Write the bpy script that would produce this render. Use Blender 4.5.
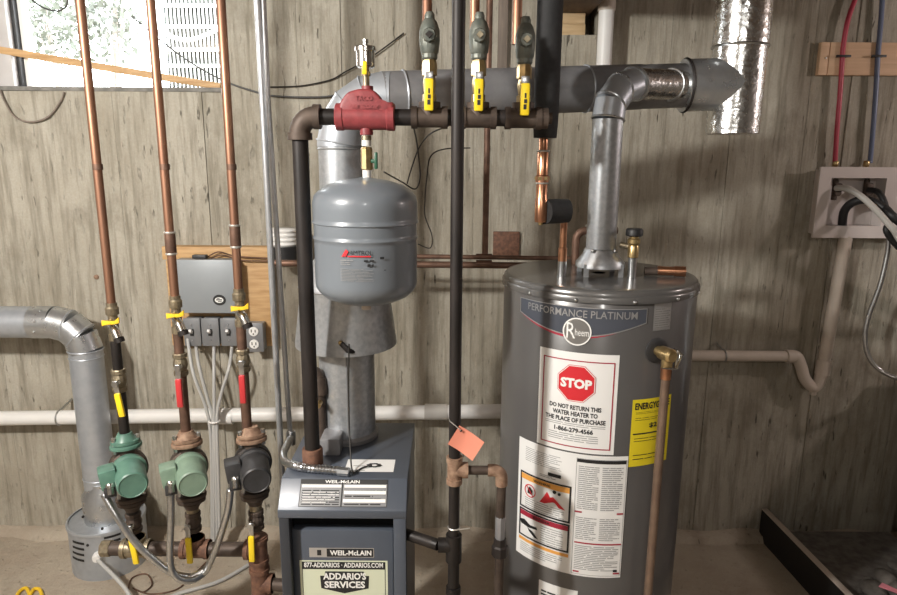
import bpy, bmesh, math, random
from mathutils import Vector, Matrix
random.seed(7)
PI = math.pi
SC = bpy.context.scene
COL = SC.collection
for o in list(bpy.data.objects): bpy.data.objects.remove(o)
# ---------------------------------------------------------------- camera
F, CX, CY = 650.0, 448.5, 297.5          # focal length and centre in pixels of an 897 x 595 frame
EYE = 1.75
PITCH, ROLL = math.radians(12.0), math.radians(0.4)
FWD = Vector((0, math.cos(PITCH), -math.sin(PITCH)))
_R = Vector((1, 0, 0)); _U = Vector((0, math.sin(PITCH), math.cos(PITCH)))
RGT = _R*math.cos(ROLL) + _U*math.sin(ROLL)
UPV = _U*math.cos(ROLL) - _R*math.sin(ROLL)
cam = bpy.data.cameras.new('camera'); camo = bpy.data.objects.new('camera', cam); COL.objects.link(camo)
cam.sensor_fit = 'HORIZONTAL'; cam.sensor_width = 36.0; cam.lens = F/897*36; cam.clip_start = .05
m = Matrix((RGT, UPV, -FWD)).transposed().to_4x4(); m.translation = (0, 0, EYE)
camo.matrix_world = m
SC.camera = camo
# ---------------------------------------------------------------- world, lamps, exposure
W = bpy.data.worlds.new('sky'); SC.world = W; W.use_nodes = True
W.node_tree.nodes['Background'].inputs[0].default_value = (.93, .97, 1, 1)
W.node_tree.nodes['Background'].inputs[1].default_value = 8.0
def lamp(name, loc, power, size, col):
    l = bpy.data.lights.new(name, 'POINT'); l.energy = power; l.shadow_soft_size = size; l.color = col
    o = bpy.data.objects.new(name, l); COL.objects.link(o); o.location = loc; return o
lamp('ceiling_or_fill_bulb', (-1.6, .25, 2.4), 160, .07, (1, .97, .915))
lamp('ceiling_or_fill_bulb', (2.95, 1.75, 2.2), 17, .05, (1, .86, .82))
lamp('ceiling_or_fill_bulb', (.1, -1.0, 2.42), 18, .07, (1, .97, .92))  # unseen fill bulb behind the camera, added to brighten the front faces
VS = SC.view_settings
SC.display_settings.display_device = 'sRGB'
VS.view_transform = 'Standard'; VS.look = 'None'; VS.gamma = 1; VS.exposure = 0.9; VS.use_curve_mapping = False

# ---------------------------------------------------------------- pixel to place
def at(u, v, Y):
    d = FWD + RGT*((u-CX)/F) + UPV*((CY-v)/F)
    t = Y/d.y
    return Vector((d.x*t, Y, EYE+d.z*t))
def atz(u, v, z):
    d = FWD + RGT*((u-CX)/F) + UPV*((CY-v)/F)
    t = (z-EYE)/d.z
    return Vector((d.x*t, d.y*t, z))
def mpp(u, v, Y):                          # metres per pixel there
    d = FWD + RGT*((u-CX)/F) + UPV*((CY-v)/F)
    return Y/d.y/F
def cylfn(cx, cy, r): return lambda s, z, o: Vector((cx+(r+.0006+o)*math.sin(s/r), cy-(r+.0006+o)*math.cos(s/r), z))
def oncyl(u, v, cx, cy, r):
    d = FWD + RGT*((u-CX)/F) + UPV*((CY-v)/F)
    a = d.x**2+d.y**2; b = -2*(d.x*cx+d.y*cy); c = cx*cx+cy*cy-r*r
    D = b*b-4*a*c
    t = (-b-math.sqrt(max(D, 0)))/(2*a)
    return r*math.atan2(d.x*t-cx, cy-d.y*t), EYE+d.z*t
# ---------------------------------------------------------------- mesh helpers
def frame(o, z, x=None):
    z = Vector(z).normalized()
    if x is None: x = Vector((1, 0, 0)) if abs(z.x) < .9 else Vector((0, 1, 0))
    x = Vector(x); x = (x - z*x.dot(z)).normalized(); y = z.cross(x)
    m = Matrix((x, y, z)).transposed().to_4x4(); m.translation = o
    return m
def smooth(pts, n=6):
    P = [Vector(p) for p in pts]; out = []
    for i in range(len(P)-1):
        p0 = P[max(i-1, 0)]; p1 = P[i]; p2 = P[i+1]; p3 = P[min(i+2, len(P)-1)]
        for k in range(n):
            t = k/n
            out.append(.5*((2*p1)+(p2-p0)*t+(2*p0-5*p1+4*p2-p3)*t*t+(3*p1-p0-3*p2+p3)*t**3))
    out.append(P[-1]); return out
def arc(c, a, b, r, n=8):                  # quarter turn from c+a*r to c+b*r
    a = Vector(a).normalized(); b = Vector(b).normalized(); c = Vector(c)
    return [c+(a*math.cos(PI/2*k/n)+b*math.sin(PI/2*k/n))*r for k in range(n+1)]
_txt = {}
def text2d(s, bold=0.0):
    k = (s, bold)
    if k not in _txt:
        cu = bpy.data.curves.new('t', 'FONT'); cu.body = s; cu.resolution_u = 2; cu.offset = bold
        ob = bpy.data.objects.new('t', cu); COL.objects.link(ob)
        dg = bpy.context.evaluated_depsgraph_get(); me = bpy.data.meshes.new_from_object(ob.evaluated_get(dg))
        V = [v.co.xy.copy() for v in me.vertices]; Fc = [list(p.vertices) for p in me.polygons]
        bpy.data.objects.remove(ob); bpy.data.curves.remove(cu); bpy.data.meshes.remove(me)
        x0 = min(v.x for v in V); x1 = max(v.x for v in V); y0 = min(v.y for v in V); y1 = max(v.y for v in V)
        _txt[k] = ([((v.x-x0)/(x1-x0), (v.y-y0)/(y1-y0)) for v in V], Fc)
    return _txt[k]
class MB:
    def __init__(s): s.v = []; s.f = []
    def add(s, V, Fc, M=None):
        o = len(s.v)
        s.v += [(M @ Vector(p)) if M is not None else Vector(p) for p in V]
        s.f += [[i+o for i in f] for f in Fc]; return s
    def tube(s, pts, r, n=16, cap=True):
        P = [Vector(p) for p in pts]; L = len(P)
        T = []
        for i in range(L):
            a = (P[i]-P[i-1]).normalized() if i > 0 else None
            b = (P[i+1]-P[i]).normalized() if i < L-1 else None
            t = a if b is None else b if a is None else (a+b)
            T.append(t.normalized() if t.length > 1e-6 else Vector((0, 0, 1)))
        x = frame((0, 0, 0), T[0]).col[0].xyz
        V = []; Fc = []
        for i in range(L):
            x = (x - T[i]*x.dot(T[i])).normalized(); y = T[i].cross(x)
            rr = r[i] if isinstance(r, (list, tuple)) else r
            for k in range(n):
                a = 2*PI*k/n
                V.append(P[i]+(x*math.cos(a)+y*math.sin(a))*rr)
        for i in range(L-1):
            for k in range(n):
                Fc.append([i*n+k, i*n+(k+1) % n, (i+1)*n+(k+1) % n, (i+1)*n+k])
        if cap: Fc += [list(range(n))[::-1], [(L-1)*n+k for k in range(n)]]
        return s.add(V, Fc)
    def lathe(s, prof, M, n=24, cap=True):
        if not isinstance(M, Matrix): M = Matrix.Translation(Vector(M))
        V = []; Fc = []; L = len(prof)
        for r, h in prof:
            for k in range(n): V.append((r*math.cos(2*PI*k/n), r*math.sin(2*PI*k/n), h))
        for i in range(L-1):
            for k in range(n): Fc.append([i*n+k, i*n+(k+1) % n, (i+1)*n+(k+1) % n, (i+1)*n+k])
        if cap: Fc += [list(range(n))[::-1], [(L-1)*n+k for k in range(n)]]
        return s.add(V, Fc, M)
    def ring(s, c, axis, R, r, n=24, m=8):
        M = frame(c, axis); V = []; Fc = []
        for i in range(n):
            for j in range(m):
                a = 2*PI*i/n; b = 2*PI*j/m; q = R+r*math.cos(b)
                V.append((q*math.cos(a), q*math.sin(a), r*math.sin(b)))
        for i in range(n):
            for j in range(m): Fc.append([i*m+j, ((i+1) % n)*m+j, ((i+1) % n)*m+(j+1) % m, i*m+(j+1) % m])
        return s.add(V, Fc, M)
    def ball(s, c, r, n=12, m=8, M=None):
        rx, ry, rz = (r, r, r) if not isinstance(r, (list, tuple)) else r
        V = [(0, 0, -rz)]; Fc = []
        for i in range(1, m):
            a = -PI/2+PI*i/m
            for k in range(n): V.append((rx*math.cos(a)*math.cos(2*PI*k/n), ry*math.cos(a)*math.sin(2*PI*k/n), rz*math.sin(a)))
        V.append((0, 0, rz)); e = len(V)-1
        for k in range(n): Fc.append([0, 1+(k+1) % n, 1+k]); Fc.append([e, 1+(m-2)*n+k, 1+(m-2)*n+(k+1) % n])
        for i in range(m-2):
            for k in range(n): Fc.append([1+i*n+k, 1+i*n+(k+1) % n, 1+(i+1)*n+(k+1) % n, 1+(i+1)*n+k])
        MM = Matrix.Translation(Vector(c))
        return s.add(V, Fc, MM if M is None else M @ MM)
    def box(s, lo, hi, bev=0, M=None, seg=2):
        bm = bmesh.new(); bmesh.ops.create_cube(bm, size=1)
        for v in bm.verts:
            v.co = Vector([lo[i]+(hi[i]-lo[i])*(v.co[i]+.5) for i in range(3)])
        if bev: bmesh.ops.bevel(bm, geom=bm.edges[:], offset=bev, segments=seg, affect='EDGES', profile=.5)
        return s.bm(bm, M)
    def bm(s, bm, M=None):
        bm.verts.index_update(); V = [v.co.copy() for v in bm.verts]; Fc = [[v.index for v in f.verts] for f in bm.faces]; bm.free()
        return s.add(V, Fc, M)
    def prism(s, poly, z0, z1, M=None, bev=0, seg=2):   # polygon in local xy, extruded along local z
        bm = bmesh.new(); a = [bm.verts.new((x, y, z0)) for x, y in poly]; b = [bm.verts.new((x, y, z1)) for x, y in poly]
        n = len(poly); bm.faces.new(a[::-1]); bm.faces.new(b)
        for i in range(n): bm.faces.new([a[i], a[(i+1) % n], b[(i+1) % n], b[i]])
        if bev: bmesh.ops.bevel(bm, geom=bm.edges[:], offset=bev, segments=seg, affect='EDGES', profile=.5)
        bmesh.ops.recalc_face_normals(bm, faces=bm.faces[:])
        return s.bm(bm, M)
    def rect(s, fn, x0, y0, x1, y1, off=0, n=1, ny=1):
        V = [fn(x0+(x1-x0)*i/n, y0+(y1-y0)*j/ny, off) for j in range(ny+1) for i in range(n+1)]
        w = n+1
        return s.add(V, [[j*w+i, j*w+i+1, (j+1)*w+i+1, (j+1)*w+i] for j in range(ny) for i in range(n)])
    def poly(s, fn, pts, off=0): return s.add([fn(x, y, off) for x, y in pts], [list(range(len(pts)))])
    def cpoly(s, fn, pts, off=0, n=14):                  # convex polygon laid on a curved face
        xs0 = min(p[0] for p in pts); xs1 = max(p[0] for p in pts); V = []
        for i in range(n+1):
            x = xs0+(xs1-xs0)*(1e-4+(1-2e-4)*i/n); ys = []
            for (ax, ay), (bx, by) in zip(pts, pts[1:]+pts[:1]):
                if (ax-x)*(bx-x) <= 0 and ax != bx: ys.append(ay+(by-ay)*(x-ax)/(bx-ax))
            V += [fn(x, min(ys), off), fn(x, max(ys), off)]
        return s.add(V, [[2*i, 2*i+2, 2*i+3, 2*i+1] for i in range(n)])
    def edge(s, fn, x0, y0, x1, y1, w, off=0, n=1):      # frame outline
        s.rect(fn, x0, y0, x1, y0+w, off, n); s.rect(fn, x0, y1-w, x1, y1, off, n)
        s.rect(fn, x0, y0, x0+w, y1, off); s.rect(fn, x1-w, y0, x1, y1, off); return s
    def text(s, t, fn, x0, y0, x1, y1, off=0, bold=.02, M=None):
        V, Fc = text2d(t, bold)
        return s.add([fn(x0+(x1-x0)*x, y0+(y1-y0)*y, off) for x, y in V], Fc, M)
    def lines(s, fn, x0, y0, x1, y1, rows, off=0, fill=.45, n=1, gap=.12, seed=1):   # unreadable fine print
        rg = random.Random(seed); h = (y1-y0)/rows
        for k in range(rows):
            a = x0; yb = y0+h*k
            e = x1-(x1-x0)*rg.choice((0, 0, 0, .1, .3))
            while a < e:
                b = min(e, a+(x1-x0)*rg.uniform(.15, .5))
                s.rect(fn, a, yb+h*(1-fill)/2, b, yb+h*(1+fill)/2, off, n); a = b+(x1-x0)*gap*rg.uniform(.1, .4)
        return s
    def obj(s, name, mat, parent=None, kind=None, ang=38, label=None, cat=None, group=None):
        if parent is not None: loc = parent['_o']
        else:
            xs = [v.x for v in s.v]; ys = [v.y for v in s.v]; zs = [v.z for v in s.v]
            loc = ((min(xs)+max(xs))/2, (min(ys)+max(ys))/2, min(zs))
        L = Vector(loc)
        me = bpy.data.meshes.new(name); me.from_pydata([v-L for v in s.v], [], s.f)
        me.polygons.foreach_set('use_smooth', [True]*len(me.polygons)); me.update()
        me.set_sharp_from_angle(angle=math.radians(ang))
        me.materials.append(mat)
        o = bpy.data.objects.new(name, me); COL.objects.link(o)
        o['_o'] = tuple(L)
        if parent is not None: o.parent = parent; ALLC.append(o)
        else: o.location = L
        if name in ('sticker_print', 'sticker_pictogram', 'plate_print'): kind = 'stuff'
        if kind: o['kind'] = kind
        if label: o['label'] = label
        if cat: o['category'] = cat
        if group: o['group'] = group
        return o
ALLC = []
def thing(name, label, cat, loc, group=None):
    o = bpy.data.objects.new(name, None); COL.objects.link(o); o.empty_display_size = .02
    o.location = loc; o['label'] = label; o['category'] = cat; o['_o'] = tuple(Vector(loc))
    if group: o['group'] = group
    return o
def copy_tree(o, loc, label=None, rotz=None, swap=None):
    r = o.copy(); COL.objects.link(r); r.location = loc
    if rotz is not None: r.rotation_euler = (0, 0, rotz)
    if label: r['label'] = label
    def rec(src, dst):
        for ch in [c for c in ALLC if c.parent == src]:
            c = ch.copy(); COL.objects.link(c); c.parent = dst
            if swap and c.data.materials[0].name in swap:
                c.data = c.data.copy(); c.data.materials[0] = M_[swap[ch.data.materials[0].name]]
            rec(ch, c)
    rec(o, r)
    return r
def struct(o): o['kind'] = 'structure'; return o
# ---------------------------------------------------------------- materials
M_ = {}
def mat(name, c1, c2=None, rough=.5, metal=0, scale=30, st=(1, 1, 1), detail=4, bump=0, r2=None, lo=.35, hi=.65, coat=0, bscale=None, spec=.5, alpha=None, em=None):
    m = bpy.data.materials.new(name); m.use_nodes = True; nt = m.node_tree; N = nt.nodes; Lk = nt.links
    b = N['Principled BSDF']
    b.inputs['Base Color'].default_value = (*c1, 1); b.inputs['Roughness'].default_value = rough
    b.inputs['Metallic'].default_value = metal; b.inputs['Coat Weight'].default_value = coat
    b.inputs['Coat Roughness'].default_value = .12
    b.inputs['Specular IOR Level'].default_value = spec
    if c2 or bump or r2 is not None:
        g = N.new('ShaderNodeNewGeometry'); mp = N.new('ShaderNodeMapping'); mp.inputs['Scale'].default_value = st
        Lk.new(g.outputs['Position'], mp.inputs['Vector'])
        n = N.new('ShaderNodeTexNoise'); n.inputs['Scale'].default_value = scale; n.inputs['Detail'].default_value = detail
        Lk.new(mp.outputs[0], n.inputs['Vector'])
        r = N.new('ShaderNodeMapRange'); r.inputs['From Min'].default_value = lo; r.inputs['From Max'].default_value = hi
        Lk.new(n.outputs['Fac'], r.inputs['Value'])
        if c2:
            mx = N.new('ShaderNodeMix'); mx.data_type = 'RGBA'
            mx.inputs[6].default_value = (*c1, 1); mx.inputs[7].default_value = (*c2, 1)
            Lk.new(r.outputs[0], mx.inputs[0]); Lk.new(mx.outputs[2], b.inputs['Base Color'])
        if r2 is not None:
            q = N.new('ShaderNodeMapRange'); q.inputs['From Min'].default_value = 0; q.inputs['From Max'].default_value = 1
            q.inputs['To Min'].default_value = rough; q.inputs['To Max'].default_value = r2
            Lk.new(r.outputs[0], q.inputs['Value']); Lk.new(q.outputs[0], b.inputs['Roughness'])
        if bump:
            bp = N.new('ShaderNodeBump'); bp.inputs['Strength'].default_value = 1; bp.inputs['Distance'].default_value = bump
            src = n
            if bscale:
                src = N.new('ShaderNodeTexNoise'); src.inputs['Scale'].default_value = bscale; src.inputs['Detail'].default_value = 3
                Lk.new(mp.outputs[0], src.inputs['Vector'])
            Lk.new(src.outputs['Fac'], bp.inputs['Height']); Lk.new(bp.outputs[0], b.inputs['Normal'])
    M_[name] = m; return m
def concrete(name, base, dark, stain, streak=.5, pits=.5):
    m = bpy.data.materials.new(name); m.use_nodes = True; nt = m.node_tree; N = nt.nodes; Lk = nt.links; b = N['Principled BSDF']
    b.inputs['Roughness'].default_value = .88; b.inputs['Specular IOR Level'].default_value = .25
    g = N.new('ShaderNodeNewGeometry')
    def noise(scale, st, detail=5, lo=.4, hi=.6, rough=.55):
        mp = N.new('ShaderNodeMapping'); mp.inputs['Scale'].default_value = st; Lk.new(g.outputs['Position'], mp.inputs['Vector'])
        n = N.new('ShaderNodeTexNoise'); n.inputs['Scale'].default_value = scale; n.inputs['Detail'].default_value = detail
        n.inputs['Roughness'].default_value = rough
        Lk.new(mp.outputs[0], n.inputs['Vector'])
        r = N.new('ShaderNodeMapRange'); r.inputs['From Min'].default_value = lo; r.inputs['From Max'].default_value = hi
        Lk.new(n.outputs['Fac'], r.inputs['Value']); return n, r
    def mix(fac, a, c, k=1.0):
        mx = N.new('ShaderNodeMix'); mx.data_type = 'RGBA'
        if hasattr(a, 'links'): Lk.new(a, mx.inputs[6])
        else: mx.inputs[6].default_value = (*a, 1)
        mx.inputs[7].default_value = (*c, 1)
        ml = N.new('ShaderNodeMath'); ml.operation = 'MULTIPLY'; ml.inputs[1].default_value = k
        Lk.new(fac, ml.inputs[0]); Lk.new(ml.outputs[0], mx.inputs[0]); return mx.outputs[2]
    n1, r1 = noise(3.2, (1, 1, .5), 7, .38, .62, .65)
    n2, r2 = noise(30, (1, 1, .075), 5, .46, .66, .65)
    n3, r3 = noise(55, (1, 1, .2), 3, .63, .70)
    n4, r4 = noise(4.5, (1, 1, .7), 7, .52, .68, .68)
    n5, r5 = noise(120, (1, 1, 1), 2, .3, .7)
    c = mix(r1.outputs[0], base, stain, .9)
    c = mix(r2.outputs[0], c, dark, streak)
    c = mix(r4.outputs[0], c, dark, .55)
    c = mix(r5.outputs[0], c, dark, .18)
    mk = N.new('ShaderNodeMath'); mk.operation = 'MULTIPLY'; Lk.new(r3.outputs[0], mk.inputs[0]); n6, r6 = noise(4.5, (1, 1, 1), 3, .48, .62); Lk.new(r6.outputs[0], mk.inputs[1])
    c = mix(mk.outputs[0], c, tuple(x*.35 for x in dark), pits)
    Lk.new(c, b.inputs['Base Color'])
    a = N.new('ShaderNodeMath'); a.operation = 'MULTIPLY_ADD'; a.inputs[1].default_value = -.6
    Lk.new(r3.outputs[0], a.inputs[0]); Lk.new(n2.outputs['Fac'], a.inputs[2])
    bp = N.new('ShaderNodeBump'); bp.inputs['Strength'].default_value = .9; bp.inputs['Distance'].default_value = .007
    Lk.new(a.outputs[0], bp.inputs['Height']); Lk.new(bp.outputs[0], b.inputs['Normal'])
    M_[name] = m; return m
concrete('concrete', (.475, .445, .378), (.185, .165, .125), (.345, .312, .25), .70, .85)
concrete('floor_concrete', (.44, .385, .31), (.25, .205, .155), (.36, .30, .235), 0, .3)
mat('galv', (.47, .50, .54), (.42, .45, .49), .36, .55, 30, r2=.44, detail=2)
mat('galv_bright', (.58, .60, .62), (.50, .52, .54), .26, .85, 30, r2=.38, detail=2, bump=.0004)
mat('galv_dark', (.29, .29, .30), (.23, .23, .24), .40, .35, 18, r2=.52, detail=4)
mat('galv_spangle', (.52, .54, .56), (.40, .42, .445), .34, .72, 70, r2=.46, detail=3)
mat('foil', (.80, .80, .79), (.62, .62, .61), .16, 1, 60, r2=.3, bump=.002, bscale=55, detail=2)
mat('copper', (.40, .215, .135), (.25, .13, .085), .38, .8, 14, (1, 1, .25), r2=.55)
mat('pipe_tan', (.27, .19, .14), (.20, .135, .10), .42, .55, 20)
mat('copper_dull', (.20, .115, .08), (.12, .07, .05), .5, .55, 20, r2=.65)
mat('copper_bright', (.66, .33, .19), (.50, .24, .14), .28, .95, 30)
mat('iron', (.014, .012, .0115), (.028, .022, .020), .45, .3, 25, (1, 1, .3), r2=.6)
mat('iron_brown', (.060, .044, .036), (.105, .078, .062), .5, .45, 30, r2=.68)
mat('rust', (.20, .10, .062), (.11, .055, .038), .75, .1, 60, bump=.0008)
mat('rust_pale', (.36, .24, .165), (.22, .13, .085), .7, .15, 60, bump=.0006)
mat('brass', (.62, .47, .24), (.45, .32, .15), .32, .9, 60)
mat('brass_dull', (.34, .29, .20), (.22, .18, .125), .45, .75, 80, bump=.0004)
mat('chrome', (.75, .74, .71), (.6, .59, .56), .2, 1, 60)
mat('steel', (.58, .59, .60), (.48, .49, .5), .3, 1, 90)
mat('conduit', (.50, .51, .525), (.44, .45, .46), .34, .55, 40)
mat('solder', (.62, .60, .56), None, .4, .7)
mat('boiler_blue', (.085, .10, .128), (.075, .088, .113), .38, .1, 8, coat=.15)
mat('boiler_black', (.012, .012, .013), None, .6)
mat('boiler_dark', (.03, .033, .04), None, .5)
mat('heater_grey', (.105, .101, .099), (.094, .09, .089), .3, .05, 5, coat=.3)
mat('heater_cap', (.15, .146, .143), (.13, .126, .123), .26, .3, 9, coat=.3)
mat('tank_grey', (.175, .197, .222), (.16, .18, .203), .33, .05, 6, coat=.3)
mat('red_paint', (.27, .045, .05), (.21, .035, .04), .48, 0, 70, bump=.0008)
mat('red_grip', (.50, .035, .04), None, .4)
mat('yellow_grip', (.85, .62, .02), None, .38)
mat('yellow_wing', (.85, .55, .03), None, .4)
mat('green_paint', (.115, .235, .18), (.09, .19, .15), .4, 0, 30, coat=.1)
mat('green_pale', (.21, .30, .225), (.17, .25, .19), .45, 0, 30)
mat('green_dark', (.02, .09, .05), None, .4)
mat('black_paint', (.03, .03, .032), (.045, .045, .048), .45, 0, 40)
mat('valve_green', (.105, .12, .105), (.17, .175, .15), .5, .4, 50, bump=.0006)
mat('white_tape', (.75, .73, .70), None, .6)
mat('foam', (.013, .013, .014), (.02, .02, .021), .75, 0, 80)
mat('pvc_white', (.78, .775, .76), (.70, .69, .67), .4, 0, 5)
mat('pvc_grey', (.50, .48, .45), (.42, .40, .37), .4, 0, 6)
mat('pvc_cream', (.64, .56, .49), (.55, .48, .41), .42, 0, 8)
mat('box_grey', (.30, .325, .345), (.28, .305, .325), .45, .15, 10)
mat('plate_grey', (.22, .225, .235), None, .42, .3)
mat('white_plastic', (.80, .79, .77), None, .4)
mat('box_white', (.66, .60, .575), None, .45)
mat('pine', (.60, .385, .19), (.46, .27, .115), .6, 0, 9, (1, 1, 9), detail=6)
mat('pine_strip', (.72, .49, .32), (.62, .41, .26), .65, 0, 9, (.4, 1, 9), detail=5)
mat('pine_light', (.62, .46, .27), (.50, .35, .19), .65, 0, 9, (1, 1, 8), detail=5)
mat('dark_wood', (.16, .10, .062), (.10, .06, .036), .7, 0, 10, (6, 1, 1), detail=5)
mat('grey_wood', (.24, .195, .16), (.17, .14, .115), .75, 0, 12, (6, 1, .5), detail=5)
mat('sill_shade_grey', (.17, .165, .15), (.25, .24, .22), .85, 0, 30, bump=.002)
mat('void_shade', (.035, .04, .037), None, .9, spec=.1)
mat('jamb', (.52, .50, .49), (.45, .43, .42), .6, 0, 8)
mat('rubber', (.016, .016, .017), None, .5)
mat('wire_black', (.02, .018, .016), None, .5)
mat('cable_grey', (.46, .46, .45), None, .45)
mat('pex_red', (.45, .045, .08), None, .35)
mat('pex_blue', (.13, .165, .27), None, .35)
mat('paper', (.80, .80, .79), None, .55)
mat('cream', (.64, .68, .52), None, .5)
mat('yellow_paper', (.80, .66, .02), None, .5)
mat('tag_orange', (.74, .27, .18), (.68, .24, .16), .7, 0, 20)
mat('ink', (.015, .015, .016), None, .6)
mat('ink_grey', (.30, .30, .30), None, .6)
mat('ink_light', (.52, .52, .52), None, .6)
mat('ink_red', (.62, .02, .03), None, .55)
mat('ink_maroon', (.36, .02, .045), None, .55)
mat('ink_orange', (.80, .38, .08), None, .55)
mat('ink_pink', (.75, .42, .42), None, .6)
mat('ink_white', (.82, .82, .80), None, .5)
mat('banner', (.085, .095, .12), None, .3, .2)
mat('silver_print', (.55, .55, .56), None, .3, .7)
mat('badge', (.42, .42, .425), None, .28, .8)
mat('black_plastic', (.012, .012, .013), None, .5)
mat('board_edge', (.55, .48, .42), None, .6)
mat('washer_dark', (.02, .02, .022), None, .35)
mat('stone', (.10, .09, .08), (.17, .155, .14), .85, 0, 30, bump=.002)
mat('pink', (.65, .22, .27), None, .7)
mat('leaf', (.13, .145, .12), (.19, .20, .18), .8, 0, 3, spec=.1)
mat('bark', (.30, .27, .24), None, .8)
mat('lattice', (.62, .62, .60), None, .6)
mat('soil', (.30, .28, .22), (.22, .2, .15), .9, 0, 3)
mat('ceiling_wood', (.20, .155, .115), (.16, .12, .09), .7, 0, 6, (1, 6, 1))
mat('room_wall', (.20, .18, .16), (.16, .145, .13), .9, 0, 3)
gl = bpy.data.materials.new('glass'); gl.use_nodes = True; M_['glass'] = gl
_n = gl.node_tree.nodes; _n.remove(_n['Principled BSDF']); _t = _n.new('ShaderNodeBsdfTransparent'); _g = _n.new('ShaderNodeBsdfGlossy'); _x = _n.new('ShaderNodeMixShader')
_g.inputs['Roughness'].default_value = .02; _x.inputs[0].default_value = .05
gl.node_tree.links.new(_t.outputs[0], _x.inputs[1]); gl.node_tree.links.new(_g.outputs[0], _x.inputs[2]); gl.node_tree.links.new(_x.outputs[0], _n['Material Output'].inputs[0])
M = M_
Z = Vector((0, 0, 1)); X = Vector((1, 0, 0)); Yv = Vector((0, 1, 0))
def tagtop(o, label, cat, group=None):
    o['label'] = label; o['category'] = cat
    if group: o['group'] = group
    return o
# ================================================================ the setting
YW = 2.80
ZS = at(120, 88, YW).z                      # window sill height
ZT = 2.62
XWa, XWb = at(-55, 60, YW).x, at(222, 60, YW).x
ZP = at(575, 35, YW).z                      # beam pocket
XPa, XPb = at(548, 20, YW).x, at(598, 20, YW).x
struct(MB().box((-3.2, -2.6, -.1), (3.4, YW+.25, 0)).obj('floor', M['floor_concrete']))
edges = [at(u, 200, YW).x for u in (-420, -300, -190, -95, -20, 62, 122, 209, 258, 303, 345, 396, 428, 473, 509, 560, 612, 660, 724, 768, 797, 836, 880, 925, 990, 1060, 1150, 1240)]
cuts = sorted(edges + [XWa, XWb, XPa, XPb])
w = MB(); rg = random.Random(3)
offs = {}
for a, b in zip(cuts[:-1], cuts[1:]):
    mid = (a+b)/2
    k = max([i for i, e in enumerate(edges) if e <= mid+1e-6])
    if k not in offs: offs[k] = rg.uniform(-.0035, .0035)
    z1 = ZS if XWa < mid < XWb else ZP if XPa < mid < XPb else ZT
    w.box((a+.0006, YW+offs[k], -.02), (b-.0006, YW+.22, z1))
w.box((cuts[0], YW+.006, -.02), (XWa-.001, YW+.24, ZT)); w.box((XWa, YW+.006, -.02), (XWb, YW+.24, ZS-.003))
w.box((XWb+.001, YW+.006, -.02), (XPa-.001, YW+.24, ZT)); w.box((XPa, YW+.006, -.02), (XPb, YW+.24, ZP-.003)); w.box((XPb+.001, YW+.006, -.02), (cuts[-1], YW+.24, ZT))
w.box((XPa-.02, YW+.17, ZP-.05), (XPb+.02, YW+.24, ZT))
wall = struct(w.obj('wall_back', M['concrete'], ang=20))
# footing ledge along the wall base
zl = .035
f = MB(); n = 40
for i in range(n):
    a = -3.2+6.6*i/n; b = -3.2+6.6*(i+1)/n
    f.add([(a, YW+.01, 0), (b, YW+.01, 0), (b, YW+.01, zl), (a, YW+.01, zl)], [])
pts = []
for i in range(n+1):
    x = -3.2+6.6*i/n; d = .07+.018*math.sin(i*1.7)+.01*math.sin(i*4.1)
    pts.append([(x, YW+.01, -.01), (x, YW-d, -.01), (x, YW-d+.02, zl*.75), (x, YW+.01, zl+.012*math.sin(i*2.3))])
f = MB(); V = [p for q in pts for p in q]; Fc = []
for i in range(n):
    for j in range(3): Fc.append([i*4+j, i*4+j+1, (i+1)*4+j+1, (i+1)*4+j])
f.add(V, Fc); struct(f.obj('trim_1', M['floor_concrete'], ang=80))
struct(MB().box((-3.3, -2.6, 0), (-3.2, YW, ZT)).obj('wall_left', M['room_wall']))
struct(MB().box((3.4, -2.6, 0), (3.5, YW, ZT)).obj('wall_right', M['room_wall']))
struct(MB().box((-3.3, -2.7, 0), (3.5, -2.6, ZT)).obj('wall_front', M['room_wall']))
struct(MB().box((-3.3, -2.7, ZT), (3.5, YW+.24, ZT+.05)).obj('ceiling', M['ceiling_wood']))
# ---------------------------------------------------------------- window
wn = MB(); t = .05; yA, yB = YW+.10, YW+.19
xj0, xj1 = at(2, 50, yA).x, at(21, 50, yA).x
wf = MB().box((XWa, yA, ZS), (XWb, yB, ZS+.012)).box((XWa, yA, ZT-.06), (XWb, yB, ZT-.002)).box((XWa, yA-.02, ZS), (xj0, yB, ZT-.06)).box((XWb-.03, yA, ZS+.012), (XWb, yB, ZT-.06))
win = wf.obj('window_1', M['jamb']); struct(win)
MB().box((xj0, yA-.06, ZS), (xj1-.008, yB, ZT-.06), .004).obj('mullion', M['jamb'], win)
MB().box((xj1-.006, yA-.03, ZS), (xj1+.008, yA+.03, ZT-.06), .001).obj('weather_strip', M['rubber'], win)
MB().box((xj1+.009, yA-.005, ZS+.012), (xj1+.03, yA+.04, ZT-.06), .002).obj('sash_stile', M['white_plastic'], win)
MB().box((xj1+.03, yA+.015, ZS+.012), (XWb-.03, yA+.020, ZT-.06)).obj('pane', M['glass'], win)
sl = MB().box((XWa-.01, YW-.007, ZS-.014), (XWb+.004, YW+.1, ZS+.004), .003)
struct(sl.obj('trim_2', M['sill_shade_grey'], ang=80))  # thin sill strip, the ledge's shading put into its dark grey
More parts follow.
